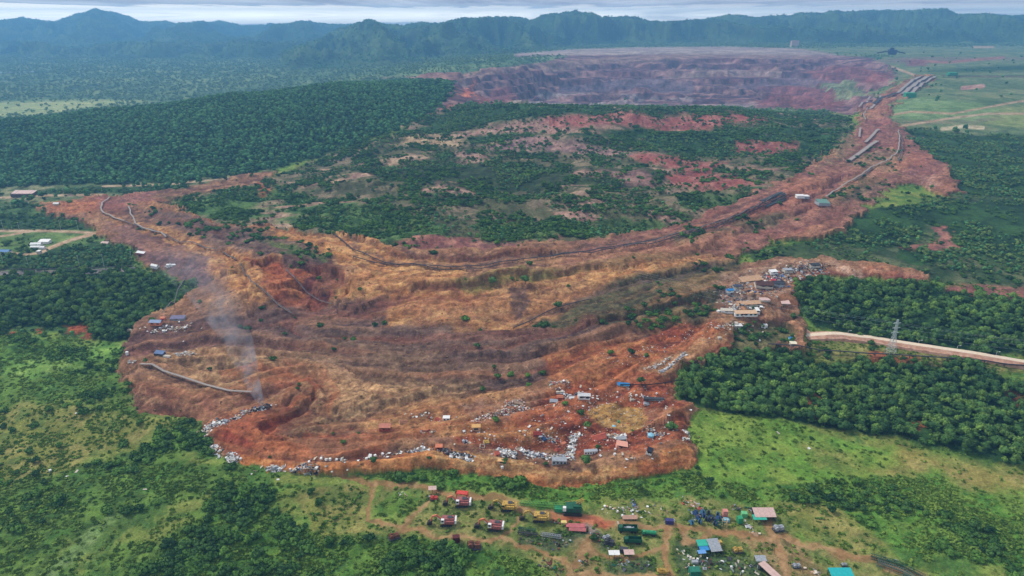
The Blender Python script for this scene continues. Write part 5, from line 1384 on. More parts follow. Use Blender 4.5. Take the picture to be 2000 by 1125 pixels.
for a in ([[(452,822),(475,806),(500,800),(522,795)], 170, 3.2, 'mixed', 'rubble running down from the smoking corner of the pushed lobe'],
          [[(494,803),(512,798),(526,793)], 150, 2.4, 'dark', 'charred rubble at the foot of the smoke'],
          [[(396,862),(398,846),(412,832),(440,824)], 200, 4.0, 'white', 'broken white and grey rubble at the left corner of the lobe'],
          [[(412,872),(422,884),(430,892)], 50, 2.5, 'white', 'small rubble patch under the left corner of the lobe'],
          [[(446,893),(455,897),(462,901)], 110, 2.6, 'white', 'compact white rubble pile on the orange rim at the lower left'],
          [[(524,915),(550,916)], 90, 2.2, 'white', 'white and pale blue rubble on the rim, left of the dark beams'],
          [[(578,916),(600,914),(618,918)], 110, 2.6, 'mixed', 'rubble with dark beams on the orange rim'],
          [[(668,898),(671,902)], 36, 1.4, 'white', 'small tall white rubble pile on the rim'],
          [[(700,898),(740,892),(775,886),(800,882)], 24, 2.0, 'white', 'thin line of white fragments along the rim'],
          [[(800,882),(820,879),(840,878)], 45, 2.0, 'white', 'pale rubble ending left of the dark burnt pile'],
          [[(856,878),(875,884),(900,890),(920,893)], 220, 3.6, 'dark', 'dark burnt pile of rubble at the toe'],
          [[(880,893),(905,897),(925,899)], 40, 1.4, 'white', 'pale fragments along the lower side of the burnt pile'],
          [[(905,862),(915,865)], 30, 1.8, 'mixed', 'small rubble left of the yellow roof'],
          [[(970,880),(985,884),(1003,888)], 130, 3.0, 'white', 'white rubble left of the grey hall'],
          [[(1016,878),(1032,886),(1048,890)], 110, 2.8, 'white', 'pale rubble between the two white piles'],
          [[(1052,888),(1075,893),(1110,892)], 190, 3.0, 'mixed', 'grey rubble behind the grey hall'],
          [[(1110,893),(1116,875),(1120,858),(1128,848)], 210, 2.8, 'white', 'tall trail of white rubble above the grey hall'],
          [[(1054,852),(1072,857),(1090,860)], 80, 2.2, 'mixed', 'grey rubble below the small red roof'],
          [[(925,824),(950,815),(975,808),(1010,803),(1032,800)], 240, 3.4, 'pink', 'long pinkish trail of rubble above the tan block'],
          [[(985,790),(1000,786),(1020,784)], 70, 3.0, 'pink', 'broken pale paving above the rubble trail'],
          [[(1075,749),(1095,746),(1110,748)], 90, 2.4, 'pink', 'pinkish rubble at the top edge near the brown slope'],
          [[(1188,852),(1205,852)], 60, 2.0, 'mixed', 'rubble in front of the collapsed red roof'],
          [[(1200,856),(1216,852)], 60, 2.2, 'white', 'white rubble behind the pink walled house'],
          [[(1265,832),(1285,850),(1300,848)], 60, 3.0, 'mixed', 'thin rubble round the pale blue tank'],
          [[(1338,842),(1342,848)], 34, 1.8, 'white', 'white pile at the right rim beside the meadow'],
          [[(1336,858),(1346,857)], 12, 1.2, 'white', 'few white fragments below the white pile at the right rim'],
          [[(1290,728),(1305,718),(1322,704),(1338,690)], 150, 1.8, 'white', 'white broken road edge going up the right side'],
          [[(1258,722),(1290,712),(1310,698)], 60, 1.4, 'stone', 'pale fragments beside the broken road'],
          [[(1400,640),(1425,635),(1450,632)], 50, 2.2, 'stone', 'pale fragments under the tan roofs'],
          [[(1430,568),(1455,550),(1480,545),(1510,535)], 220, 5.0, 'mixed', 'wreckage round the brown roof in the upper cluster'],
          [[(1500,545),(1530,535),(1560,527)], 200, 6.0, 'mixed', 'wreckage right of the brown roof in the upper cluster'],
          [[(1530,532),(1570,523),(1615,518)], 200, 5.0, 'dark', 'dark and pale wreckage at the far end of the upper cluster'],
          [[(1405,610),(1440,600),(1490,600)], 120, 3.6, 'white', 'wreckage between the tan roofs'],
          [[(300,648),(330,642),(370,638)], 100, 3.0, 'stone', 'row of stones and rubble under the pale blue roof on the left'],
          [[(345,692),(360,690),(378,692)], 90, 2.6, 'stone', 'pale rubble in the middle of the left lobe'],
          [[(250,705),(262,708)], 24, 1.6, 'stone', 'small rubble at the left rim of the lobe'],
          [[(325,522),(335,518)], 24, 3.0, 'white', 'white wreckage beside the end of the paved road'],
          [[(820,812),(850,818),(860,822)], 30, 2.0, 'pink', 'thin rubble near the white hut'],
          [[(820,842),(850,842)], 26, 1.6, 'pink', 'thin rubble line left of the tan block'],
          [[(1088,762),(1105,772),(1125,772)], 60, 2.4, 'white', 'white rubble round the broken white house'],
          [[(1186,990),(1215,1000),(1240,996)], 90, 3.2, 'stone', 'pale scrap scattered in the bushes above the track'],
          [[(1236,975),(1240,990),(1243,1000)], 80, 1.8, 'blue', 'bluish scrap pile right of the bushes above the track'],
          [[(1335,980),(1352,985),(1370,995)], 120, 2.6, 'pink', 'pinkish grey scrap heap above the blue drums'],
          [[(1352,1003),(1375,1012),(1402,1016)], 160, 3.2, 'blue', 'blue scrap lying among the cable drums'],
          [[(1432,990),(1445,996)], 50, 2.2, 'yard', 'dark scrap heap left of the pink shed'],
          [[(1462,990),(1468,1000)], 50, 1.8, 'yard', 'grey scrap stacked against the pink shed'],
          [[(1455,1020),(1465,1032),(1480,1045)], 60, 2.4, 'stone', 'pale blocks scattered below the pink shed'],
          [[(1508,1030),(1530,1038)], 80, 2.0, 'yard', 'grey scrap round the wreck right of the pink shed'],
          [[(1010,1050),(1060,1058),(1110,1062)], 150, 4.0, 'yard', 'scrap lying in weeds below the trailers'],
          [[(1150,1040),(1180,1058),(1195,1068)], 90, 3.2, 'yard', 'scrap round the gravel patch'],
          [[(1195,1100),(1250,1104),(1285,1106)], 130, 3.4, 'green', 'green scrap in the weeds below the two huts'],
          [[(1330,1075),(1345,1095),(1350,1115)], 60, 2.6, 'stone', 'pale scrap in the weeds left of the blue roofs'],
          [[(1370,1105),(1420,1100),(1470,1112)], 150, 4.5, 'green', 'mixed scrap in the weeds below the grey shed'],
          [[(1575,1112),(1600,1122)], 50, 2.0, 'stone', 'row of pale drums and scrap left of the turquoise roof'],
          [[(1060,1095),(1085,1110),(1095,1125)], 100, 3.4, 'yard', 'grey scrap in the dark weeds at the bottom'],
          [[(1135,1098),(1150,1102)], 50, 2.0, 'yard', 'scrap inside the round weed patch between tracks'],
          [[(840,966),(855,972)], 40, 1.8, 'green', 'green scrap in front of the small pale hut'],
          [[(1095,1022),(1075,1020)], 30, 1.4, 'yard', 'small scrap right of the yellow excavator'],
          [[(1720,1088),(1760,1100)], 60, 2.4, 'green', 'green scrap behind the lattice gantries'],
          [[(780,965),(795,968)], 20, 1.6, 'stone', 'pale scrap on the grass left of the small hut']):
    rubble(*a)

for a in ([[(900,850),(1010,860),(1120,850),(1240,850),(1320,850)], 420, 22.0, 'pink', 'fine rubble strewn across the red soil of the toe', (0.2, 0.8)],
          [[(1080,800),(1180,790),(1290,780)], 240, 18.0, 'stone', 'fine rubble strewn below the bright blue roof', (0.2, 0.8)],
          [[(1420,590),(1480,570),(1540,545),(1600,525)], 420, 16.0, 'mixed', 'wreckage strewn over the whole upper cluster', (0.5, 2.2)],
          [[(1180,700),(1260,690),(1340,660),(1420,640)], 160, 10.0, 'stone', 'pale fragments strewn up the orange bank', (0.2, 0.9)]):
    rubble(*a)
# ---------------------------------------------------------------- ruined houses and other single wrecks
def ruin(u, v, s, roof, wall, label, rz=0.0, tilt=(0, 0), kind='flat', windows=0, name='ruined_house', cat='house', sink=0.0, broken=False):
    L, W, H = s
    if 720 < u < 1350 and 740 < v < 920: L, W, tilt, sink = L * 0.9, W * 0.85, (tilt[0] * 1.8, tilt[1] * 1.8 + R.uniform(-0.08, 0.08)), sink + 0.5
    if 720 < u < 1350 and 740 < v < 920 and not windows: broken = True
    if 1390 < u < 1620 and 500 < v < 680: tilt = (tilt[0] + R.uniform(-0.06, 0.06), tilt[1] + R.uniform(-0.07, 0.07)); broken = True
    r = empty(name, P(u, v, -sink), 0, rot=(tilt[0], tilt[1], rz))
    w = MB(); t = 0.2
    if broken: w.prism([(-L / 2, -0.3), (L / 2, -0.3), (L / 2, H * 0.5), (L * 0.1, H * 0.7), (-L * 0.05, H * 0.45), (-L / 2, H)], -W / 2, -W / 2 + t)
    else: w.box((0, -W / 2 + t / 2, H / 2 - 0.2), (L, t, H + 0.2))
    w.box((0, W / 2 - t / 2, H / 2 - 0.2), (L, t, H + 0.2)).box((-L / 2 + t / 2, 0, H / 2 - 0.2), (t, W - 2 * t, H + 0.2)).box((L / 2 - t / 2, 0, H / 2 - 0.2), (t, W - 2 * t, H + 0.2))
    w.build('wall', wall, r)
    for i in range(windows):
        MB().box((-L / 2 + (i + 0.5) * L / windows, -W / 2 - 0.02, H * 0.55), (L / windows * 0.5, 0.06, H * 0.4)).build('window', GLASS, r)
    if kind == 'gable':
        rise = W * 0.28; a = math.atan2(rise, W / 2)
        for sgn in (-1, 1):
            q = MB().box((0, 0, 0), (L * 1.08, (W / 2) / math.cos(a) * 1.12, 0.14))
            q.build('roof_slope', roof, r, (R.uniform(-0.2, 0.2) * broken, sgn * W / 4 * 1.04, H + rise / 2 + 0.02), (-sgn * a, R.uniform(-0.05, 0.05) * broken, 0))
        MB().prism([(-W / 2, 0), (W / 2, 0), (0, rise)], -0.08, 0.08, Matrix.Translation((-L / 2 + 0.1, 0, H - 0.02)) @ Matrix.Rotation(math.pi / 2, 4, 'Z')).build('gable', wall, r)
    elif kind == 'flat':
        q = MB().box((0, 0, H + 0.1), (L * 1.06, W * 1.08, 0.18), (0.07, 0, 0))
        q.build('roof', roof, r)
    elif kind == 'mono':
        n = max(2, int(L / 2.5))
        for i in range(n):
            MB().box((-L / 2 + (i + 0.5) * L / n, 0, 0), (L / n - 0.05, W * 1.1, 0.09)).build('roof_panel', roof, r, (0, 0, H + 0.45), (0.22 + R.uniform(-0.03, 0.03), R.uniform(-0.02, 0.02), 0))
    return tag(r, label, cat)
ruin(752, 838, (7.6, 5, 3.0), mat('dull_salmon_roof', (188,120,100), 0.85, 0.15), REDT, 'dull salmon box-like house alone at the left of the toe', 0.05, (0.03, 0.04))
ruin(787, 826, (5.5, 4, 1.6), mat('tan_brown_wall', (176,122,92), 0.9, 0.2), TAN, 'tan broken hut half buried near the white one', 0.3, (0.1, 0.12), 'gable', broken=True)
ruin(856, 822, (4.5, 3, 1.8), REDT, ORG, 'orange roofed fragment left of the small white hut', -0.4, (0.1, 0.2), 'gable', broken=True)
ruin(872, 819, (4.8, 3.4, 2.2), WHITE, WHITE, 'small white hut standing clear in the slide', 0.0, (0, 0.03), windows=2)
ruin(930, 838, (6.0, 4.0, 2.8), mat('ochre_roof', (206,160,100), 0.85, 0.1), TAN, 'ochre block-shaped house below the pinkish rubble trail', 0.05, (0, -0.03), windows=1)
ruin(857, 876, (4.6, 3.6, 2.6), ORG, REDT, 'orange box-shaped house above the dark burnt pile', 0.1, (0.05, 0.05))
ruin(970, 888, (3.2, 3.0, 2.2), REDT, mat('salmon_wall', (214,126,100), 0.85, 0.15), 'small salmon fragment at the left end of the white rubble', 0.4, (0.15, 0.1))
ruin(980, 904, (5.0, 3.0, 2.4), mat('sand_yellow_roof', (222,174,118), 0.85, 0.08), TAN, 'sand yellow hut below the white rubble', -0.03, (0, 0.02))
ruin(949, 866, (3.6, 3.2, 2.2), YEL, CONC, 'bright yellow roofed hut in the middle of the toe', 0.2, (0.1, 0.05), 'gable')
ruin(941, 872, (3.4, 2.6, 1.6), CONC, CONC, 'pale broken wall left of the bright yellow hut', 0.1, (0.1, 0.15), 'none', broken=True)
ruin(1049, 849, (5.6, 3.8, 1.8), REDB_, REDB_, 'small deep red roof above the grey rubble', 0.05, (0.08, 0.05), 'gable')
ruin(1090, 880, (4.6, 3.2, 1.2), REDT, REDT, 'red roof fragment left of the tall white trail', 0.5, (0.12, 0.2), 'gable', broken=True)
ruin(1100, 866, (4.0, 2.0, 0.8), mat('salmon_tile', (206,128,96), 0.85, 0.1), TAN, 'salmon wall lying flat beside the tall white trail', 0.7, (0.1, 0.1), 'flat', broken=True)
ruin(1170, 856, (9.6, 6.0, 1.6), REDT, CONC, 'collapsed broad red tiled roof beside the green tree', 0.1, (0.05, -0.1), 'gable', broken=True)
ruin(1213, 874, (7.2, 5.4, 3.4), mat('salmon_roof', (222,160,138), 0.8, 0.08), mat('pink_wall', (216,156,134), 0.85, 0.08), 'pink walled house with a salmon roof, tilted among white rubble', -0.08, (0.02, 0.05))
ruin(1216, 862, (5.6, 3.6, 3.2), GREYM, WHITE, 'grey roofed annexe behind the pink walled house', -0.1, (0.04, -0.1), 'gable', broken=True)
ruin(1154, 885, (8.6, 2.6, 2.4), GREYM, WHITE, 'long low white hall with a row of dark windows', 0.02, (0, 0), windows=5)
ruin(1092, 904, (9.6, 3.6, 2.8), GREYM, GREYM, 'grey hall with dark window gaps on the edge of the rubble', 0.02, (0, 0.01), 'mono', windows=4)
ruin(1267, 885, (3.8, 4.4, 3.4), mat('black_tarp', (40,42,54), 0.7, 0.15), WHITE, 'black roofed box with a pale right side, near the lower right rim', -0.35, (0.05, 0.1))
ruin(1216, 752, (9.0, 4.6, 1.4), BLUE, CONC, 'bright blue roof lying in the red soil at the top right of the toe', 0.0, (0.02, 0.04), 'gable')
ruin(1140, 776, (9.0, 4.4, 2.8), WHITE, WHITE, 'broken white house with its dark interior showing', 0.05, (0.05, 0.05), 'gable', windows=2, broken=True)
ruin(1119, 777, (6.0, 2.0, 0.8), WHITE, WHITE, 'white wall slab leaning left of the broken white house', 0.5, (0.1, 0.2), 'flat')
ruin(1093, 767, (5.0, 2.2, 1.6), CONC, WHITE, 'pale low shed above the small orange house', -0.05, (0, 0))
ruin(1093, 778, (4.6, 3.4, 2.2), ORG, mat('orange_wall', (206,98,68), 0.85, 0.15), 'small orange house left of the broken white house', 0.1, (0.1, 0.1), 'gable', broken=True)
ruin(1081, 786, (6.4, 3.2, 1.6), GREYM, CONC, 'grey roof fallen flat left of the small orange house', 0.1, (0.05, 0.05), 'mono')
ruin(1012, 786, (7.0, 4.6, 1.0), mat('drab_roof', (168,140,118), 0.9, 0.2), TIMBER, 'drab torn roof round a brown hollow above the rubble trail', 0.2, (0.1, 0.15), 'flat', broken=True)
ruin(1235, 781, (4.6, 1.8, 1.0), CONC, CONC, 'pale cream wall lying left of the long grey wreck', 0.5, (0, 0.15), 'flat')
ruin(1262, 789, (4.0, 2.6, 1.2), GREYM, WHITE, 'small pale hut below the long grey wreck', -0.1, (0.1, 0.1))
ruin(1424, 570, (7.0, 4.0, 1.8), BLUE, WHITE, 'bright blue roof at the left end of the upper cluster', 0.3, (0, 0.05), 'gable')
ruin(1440, 562, (9.0, 3.4, 1.6), mat('slate_roof', (70,76,92), 0.8, 0.2), CONC, 'slate grey roof joined to the bright blue roof', 0.3, (0, 0.05), 'mono')
ruin(1466, 549, (22.0, 7.0, 2.2), TAN, TAN, 'long tan roof above the blue and slate roofs in the upper cluster', 0.25, (0, 0.02), 'mono')
ruin(1490, 560, (15.0, 8.0, 3.0), BROWNR, CONC, 'dark brown hipped roof in the upper cluster', -0.05, (0, 0.02), 'gable')
ruin(1519, 556, (10.0, 6.0, 2.0), DGREY, GREYM, 'dark grey roof right of the brown one in the upper cluster', 0.1, (0.03, 0.04), 'gable', broken=True)
ruin(1510, 551, (4.0, 3.0, 2.2), mat('crimson_sheet', (190,50,70), 0.8, 0.15), REDT, 'small crimson roof between the brown and dark grey roofs', 0.0, (0.05, 0))
ruin(1538, 531, (8, 5, 2.6), GREYM, CONC, 'grey flat roof left of the far end of the upper cluster', 0.1, (0.05, 0))
ruin(1510, 534, (7, 5, 2.6), WHITE, WHITE, 'white flat roof at the back of the upper cluster', 0.2, (0.0, 0.04))
ruin(1590, 521, (9, 5, 2.4), DGREY, CONC, 'dark roof at the far right end of the upper cluster', 0.15, (0.04, 0), 'gable', broken=True)
ruin(1462, 597, (20.0, 5.0, 2.4), TAN, CONC, 'upper one of two long tan roofs below the bush', 0.08, (0, 0.03), 'mono')
ruin(1456, 616, (18.0, 5.0, 2.6), mat('pale_tan_roof', (206,172,138), 0.85, 0.12), WHITE, 'lower one of two long tan roofs below the bush', -0.03, (0, 0), 'mono', windows=5)
ruin(1419, 610, (10.0, 4.0, 2.0), CONC, WHITE, 'short pale roof left of the lower tan roof', -0.03, (0, 0), 'mono')
ruin(1478, 611, (3.0, 6.0, 3.4), WHITE, WHITE, 'white end block of the lower tan roof', 0.0, (0, 0))
ruin(1493, 587, (8.0, 5.0, 1.4), PINKR, CONC, 'pale pink slab right of the upper tan roof', 0.1, (0.05, 0.05), 'flat', broken=True)
ruin(1533, 590, (7.0, 8.0, 0.5), PINKR, CONC, 'bare pale pink floor slab on the red bank beside the wood', -0.1, (0, 0.04))
ruin(1440, 637, (7, 4, 1.2), WHITE, CONC, 'white fragment under the tan roofs', 0.1, (0.05, 0.1), 'flat', broken=True)
ruin(1434, 632, (5, 3, 1.0), CONC, CONC, 'cream fragment under the tan roofs', -0.2, (0.1, 0), 'flat', broken=True)
ruin(1492, 638, (5, 3, 1.6), WHITE, WHITE, 'small white hut in the scrub right of the cream fragments', 0.0)
ruin(1548, 663, (6, 3, 1.2), BLUE, PALEB, 'small blue roof at the left end of the haul road', -0.1, (0, 0.08), 'gable')
ruin(1549, 674, (5, 4, 2.0), mat('cream_wall', (226,218,190), 0.85, 0.08), CONC, 'cream coloured hut below the small blue roof', 0.0)
ruin(1405, 661, (3, 2, 1), CONC, CONC, 'pale slab on the orange bank below the tan roofs', 0.4, (0, 0.1), 'flat')
ruin(306, 633, (9, 5, 2.4), mat('pale_blue_grey_roof', (140,160,190), 0.7, 0.12), ORG, 'pale blue grey roof with orange walls at the left rim', -0.05, (0, 0), 'gable', windows=2)
ruin(318, 624, (3.6, 3, 1.8), ORG, BRED, 'orange red fragment behind the pale blue grey roof', 0.3, (0.1, 0.1))
ruin(348, 624, (12, 4.6, 1.8), mat('violet_grey_roof', (116,112,140), 0.8, 0.2), GREYM, 'flat violet grey roof right of the pale blue grey one', 0.03, (0.02, 0), 'mono', broken=True)
ruin(312, 692, (7, 4, 1.4), mat('blue_grey_sheet', (96,120,158), 0.75, 0.2), DGREY, 'blue grey roof near the left rim of the lobe', -0.05, (0, 0.08), 'mono')
ruin(326, 697, (5, 2, 1.0), CONC, WHITE, 'white cornered slab right of the blue grey roof', -0.1, (0, 0.05), 'flat')
ruin(249, 693, (1.8, 1.5, 2.4), WHITE, WHITE, 'tiny white hut on the left rim', 0.0)
ruin(257, 646, (6, 2.5, 1.0), CONC, CONC, 'pale slab at the upper left rim', 0.2, (0, 0.05), 'flat')
ruin(275, 496, (9, 4, 1.6), WHITE, mat('dull_red_wall', (150,80,74), 0.9, 0.2), 'white roof with dull red walls above the end of the paved road', -0.1, (0, 0.1), 'mono')
ruin(303, 523, (7, 4, 2.6), WHITE, WHITE, 'white house at the end of the paved road', -0.3, (0, 0.1), 'gable')
ruin(334, 519, (8, 3, 1.2), WHITE, WHITE, 'white wall right of the white house by the paved road', 0.3, (0, 0.1), 'flat', broken=True)
ruin(205, 477, (8, 4, 1.6), PINKR, CONC, 'pale roof among the trees below the left dirt road end', 0.0, (0, 0.05), 'mono')
ruin(48, 383, (30, 12, 5), PINKR, mat('dark_doorway_wall', (96,84,80), 0.9, 0.2), 'long pale roofed hall by the road at the far left', 0.0, (0, 0), 'mono', name='long_hall', cat='building')
ruin(72, 480, (11, 5, 2.4), WHITE, WHITE, 'upper white roofed house in the left field', 0.05, (0, 0), 'gable', name='field_house')
ruin(88, 475, (12, 6, 2.8), WHITE, WHITE, 'right larger white roofed house in the left field', 0.0, (0, 0), 'mono', name='field_house')
ruin(70, 485, (9, 4, 2.0), WHITE, WHITE, 'lower left white roofed house in the left field', 0.05, (0, 0), 'gable', name='field_house')
ruin(84, 486, (5, 4, 2.2), WHITE, WHITE, 'smallest white hut in the left field', 0.05, (0, 0), 'gable', name='field_house')
ruin(77, 495, (3.6, 3.6, 3.0), WHITE, CONC, 'white cube hut where the left dirt road forks', 0.0, name='field_house')
ruin(6, 496, (16, 7, 3.0), mat('light_blue_roof', (92,138,186), 0.7, 0.12), WHITE, 'light blue roofed house cut by the left edge', 0.0, (0, 0), 'gable', name='field_house')
ruin(111, 400, (7, 4, 2.0), WHITE, CONC, 'white hut at the edge of the left red soil tongue', 0.0, (0, 0), 'gable', name='field_house')
ruin(1562, 386, (9, 6, 3), WHITE, WHITE, 'left white cabin at the head of the double belt line', 0.0, name='site_cabin', cat='cabin')
ruin(1573, 387, (7, 6, 3), WHITE, GREYM, 'right white cabin at the head of the double belt line', 0.1, name='site_cabin', cat='cabin')
ruin(1606, 399, (14, 10, 3), mat('pale_green_sheet', (110,150,136), 0.8, 0.2), GREYM, 'pale green wreck near the lower end of the pale belt line', 0.1, (0.04, 0.05), 'mono', name='wrecked_shed', cat='shed')
ruin(1551, 92, (40, 20, 34), mat('terracotta_panel', (170,110,100), 0.9, 0.2), mat('pale_tower_wall', (196,170,160), 0.9, 0.1), 'pale block tower alone on the distant plateau', 0.0, name='tower', cat='tower')
ruin(1776, 191, (26, 14, 12), GRN2, GRN2, 'green hall at the lower end of the triple belt line', -0.05, name='green_hall', cat='building')
ruin(1859, 148, (26, 16, 10), GRN2, GRN2, 'green hall at the upper end of the triple belt line', 0.0, name='green_hall', cat='building')

# long grey wreck with a raised white end
def long_wreck():
    r = empty('long_wreck', P(1276, 781), -0.08)
    MB().prism([(-6.5, -0.9), (7.2, -0.9), (7.2, 0.5), (6.0, 0.9), (-6.5, 1.3)], -1.0, 1.0, Matrix.Rotation(math.pi / 2, 4, 'X') @ Matrix.Identity(4)).build('wreck_sheet', DGREY, r, (0, 0, 0.8), (0.3, 0.02, 0))
    MB().box((-7.2, 0.3, 2.4), (3.6, 2.4, 0.25), (0.4, 0.9, 0.3)).box((-5.6, 0.5, 1.2), (2.6, 1.8, 0.25), (0.2, 0.5, 0)).build('raised_panel', WHITE, r)
    MB().box((6.6, -0.2, 0.7), (4.6, 1.9, 0.2), (0.1, 0.1, -0.1)).box((0.6, 0.4, 1.5), (2.4, 1.4, 0.2), (0.2, -0.1, 0.2)).build('end_panel', WHITE, r)
    MB().beam((-5, -1, 0.4), (6, -1.1, 0.6), 0.2).beam((-5, 1, 1.3), (6, 1, 0.9), 0.2).build('purlin', GALV, r)
    tag(r, 'long dark grey wreck with a raised white left end and a white tip', 'collapsed roof')
long_wreck()
def tank(u, v, r_, h, m, label):
    r = empty('water_tank', P(u, v), 0)
    MB().cyl((0, 0, -0.2), (0, 0, h), r_, 16).build('drum', m, r)
    MB().cyl((0, 0, h), (0, 0, h + r_ * 0.3), r_ * 0.98, 16, r_ * 0.3).build('lid', m, r)
    tag(r, label, 'water tank')
tank(1271, 853, 2.1, 1.6, PALEB, 'round pale blue tank beside thin rubble')
tank(1199, 833, 1.2, 0.5, PALEB, 'small flat pale blue basin on the yellow soil patch')
tank(1112, 877, 1.1, 1.8, WHITE, 'round white tank in the tall white rubble trail')
tank(1208, 825, 0.8, 1.0, GRN2, 'tiny green tank at the edge of the yellow soil patch')

# loose sheets and blocks that can be picked out one by one
SH = [MB().box((0, 0, 0.1), (1.9, 1.5, 0.12), (0.15, 0.1, 0)).mesh('loose_sheet', WHITE), MB().box((0, 0, 0.1), (2.6, 1.2, 0.12), (0.1, -0.15, 0)).mesh('loose_sheet', CONC), MB().box((0, 0, 0.5), (1.4, 1.3, 1.3)).mesh('loose_block', WHITE),
      MB().prism([(-1.5, 0), (1.5, 0), (1.2, 0.8), (-0.3, 1.1), (-1.4, 0.7)], -0.12, 0.12).mesh('broken_wall', GREYM), MB().box((0, 0, 0.12), (3.2, 0.5, 0.18), (0, 0.1, 0)).mesh('loose_beam', TIMBER)]
SHN = ['loose_sheet', 'loose_sheet', 'concrete_block', 'masonry_fragment', 'loose_timber']; SHC = ['sheet', 'sheet', 'block', 'wall fragment', 'beam']
def loose(u, v, k, label, group, s=1.0):
    o = bpy.data.objects.new(SHN[k], SH[k]); COL.objects.link(o); o.location = P(u, v, 0.15); o.rotation_euler = (R.gauss(0, 0.15), R.gauss(0, 0.15), R.uniform(0, 3.1)); o.scale = (s,) * 3
    return tag(o, label, SHC[k], group)
for u, v, k, lab in ((628,897,2,'white block on the rim, first of the row right of the dark beams'), (637,899,2,'second white block in the row on the rim'), (645,899,2,'third white block in the row on the rim'), (657,899,2,'white block just left of the small tall pile on the rim'),
                     (616,895,1,'cream sheet at the upper left of the row of blocks'), (716,898,2,'white block alone right of the small tall pile'), (733,892,2,'white block in the thin line along the rim'), (747,888,2,'white block higher in the thin line along the rim'), (760,885,0,'bright white sheet at the turn of the rim'),
                     (981,914,2,'bright white block below the sand yellow hut'), (1173,890,0,'small white sheet below the long white hall'), (1148,818,0,'white slab left of the green tree'), (1077,837,1,'pale sheet above the small red roof'), (1143,836,0,'white sheet leaning at the green tree'),
                     (1098,770,0,'white sheet by the low shed'), (1134,755,1,'cream bar-shaped sheet above the broken white house'), (1153,760,0,'white sheet above right of the broken white house'), (1227,759,1,'cream sheet below the bright blue roof'), (1306,811,0,'white sheet on the right bank under the wood edge'),
                     (1349,801,0,'white sheet at the tip where the red bank meets the wood'), (1110,804,0,'white sheet right of the low green bush'), (1243,826,4,'yellow brown beam right of the yellow soil patch'), (1141,897,4,'pale slab leaning left of the dark tree'), (1121,899,3,'pale fragment between the grey hall and the dark tree'),
                     (159,801,0,'upper white sheet on the lower left grass'), (150,807,0,'larger white sheet on the lower left grass'), (150,921,1,'pale sheet in the lower left dry grass'), (130,931,0,'small white sheet in the lower left dry grass'), (98,921,2,'white block in the lower left dry grass'),
                     (1520,846,1,'pale sheet on the green meadow'), (1580,876,0,'small pale sheet on the dry part of the meadow'), (284,956,1,'pale tan slab on the lower left slope')):
    loose(u, v, k, lab, None)
_rg = [([(800,805),(900,850),(1000,860),(1060,830)], 34, 'pale fragment strewn over the ochre soil left of the grey rubble', 'fragments on the ochre soil'),
       ([(1110,800),(1180,770),(1260,770),(1300,800),(1290,870)], 40, 'pale fragment strewn over the red soil right of the white house', 'fragments on the red soil at the right'),
       ([(1180,900),(1240,890),(1290,900)], 14, 'pale fragment on the lower right soil below the pink walled house', 'fragments below the pink walled house'),
       ([(440,905),(560,920),(700,905)], 22, 'pale fragment on the orange rim', 'fragments on the orange rim'),
       ([(270,640),(340,650),(400,640)], 20, 'pale fragment on the left rim under the blue grey roof', 'fragments on the left rim'),
       ([(1400,650),(1440,645),(1510,650)], 20, 'pale fragment in the scrub below the tan roofs', 'fragments below the tan roofs'),
       ([(1180,1000),(1260,1008),(1300,1000)], 20, 'pale scrap piece beside the upper dirt track', 'scrap pieces beside the upper track'),
       ([(1340,1090),(1420,1105),(1480,1115)], 26, 'pale scrap piece in the weeds below the grey shed', 'scrap pieces below the grey shed')]
for line, n, lab, grp in _rg:
    for i in range(n):
        t = R.random() * (len(line) - 1.001); a = int(t); f = t - a
        u = line[a][0] + (line[a + 1][0] - line[a][0]) * f + R.gauss(0, 14); v = line[a][1] + (line[a + 1][1] - line[a][1]) * f + R.gauss(0, 9)
        loose(u, v, R.choice((0, 1, 2, 3, 4)), lab, grp, R.uniform(0.5, 0.95))

# ---------------------------------------------------------------- conveyor lines dragged over the slide
def belt(line, w, m, label, z=0.8, step=14.0, name='conveyor', trestle=True, wob=0.6):
    w = w * (0.45 if m is BELT and w < 4 else 0.6 if w < 4 else 0.8 if w < 9 else 1.0); z += 1.1
    ps = [P(u, v) for u, v in line]
    fine = []
    for a, b in zip(ps[:-1], ps[1:]):
        n = max(1, int((b - a).length / step))
        for i in range(n):
            q = a.lerp(b, i / n); q.x += R.gauss(0, wob); q.y += R.gauss(0, wob); fine.append(q)
    fine.append(ps[-1])
    for q in fine: q.z = float(z_at(q.x, q.y)[0]) + z
    r = empty(name, fine[0]); o = Vector(r.location)
    b1 = MB(); b2 = MB(); b3 = MB()
    for a, b in zip(fine[:-1], fine[1:]):
        a, b = a - o, b - o; d = (b - a); s = d.cross(Vector((0, 0, 1))).normalized() * w / 2
        b1.beam(a + s, b + s, 0.18, 0.4).beam(a - s, b - s, 0.18, 0.4)
        b2.beam(a + Vector((0, 0, 0.18)), b + Vector((0, 0, 0.18)), w * 0.86, 0.10)
        b3.beam(a + s, a + s - Vector((0, 0, 2.2)), 0.25).beam(a - s, a - s - Vector((0, 0, 2.2)), 0.25)
    b1.build('side_frame', m, r); b2.build('belt', m if m is not PALEBELT else BELT if w < 1.4 else PALEBELT, r)
    if trestle: b3.build('trestles', DGREY, r)['kind'] = 'stuff'
    return tag(r, label, 'conveyor')
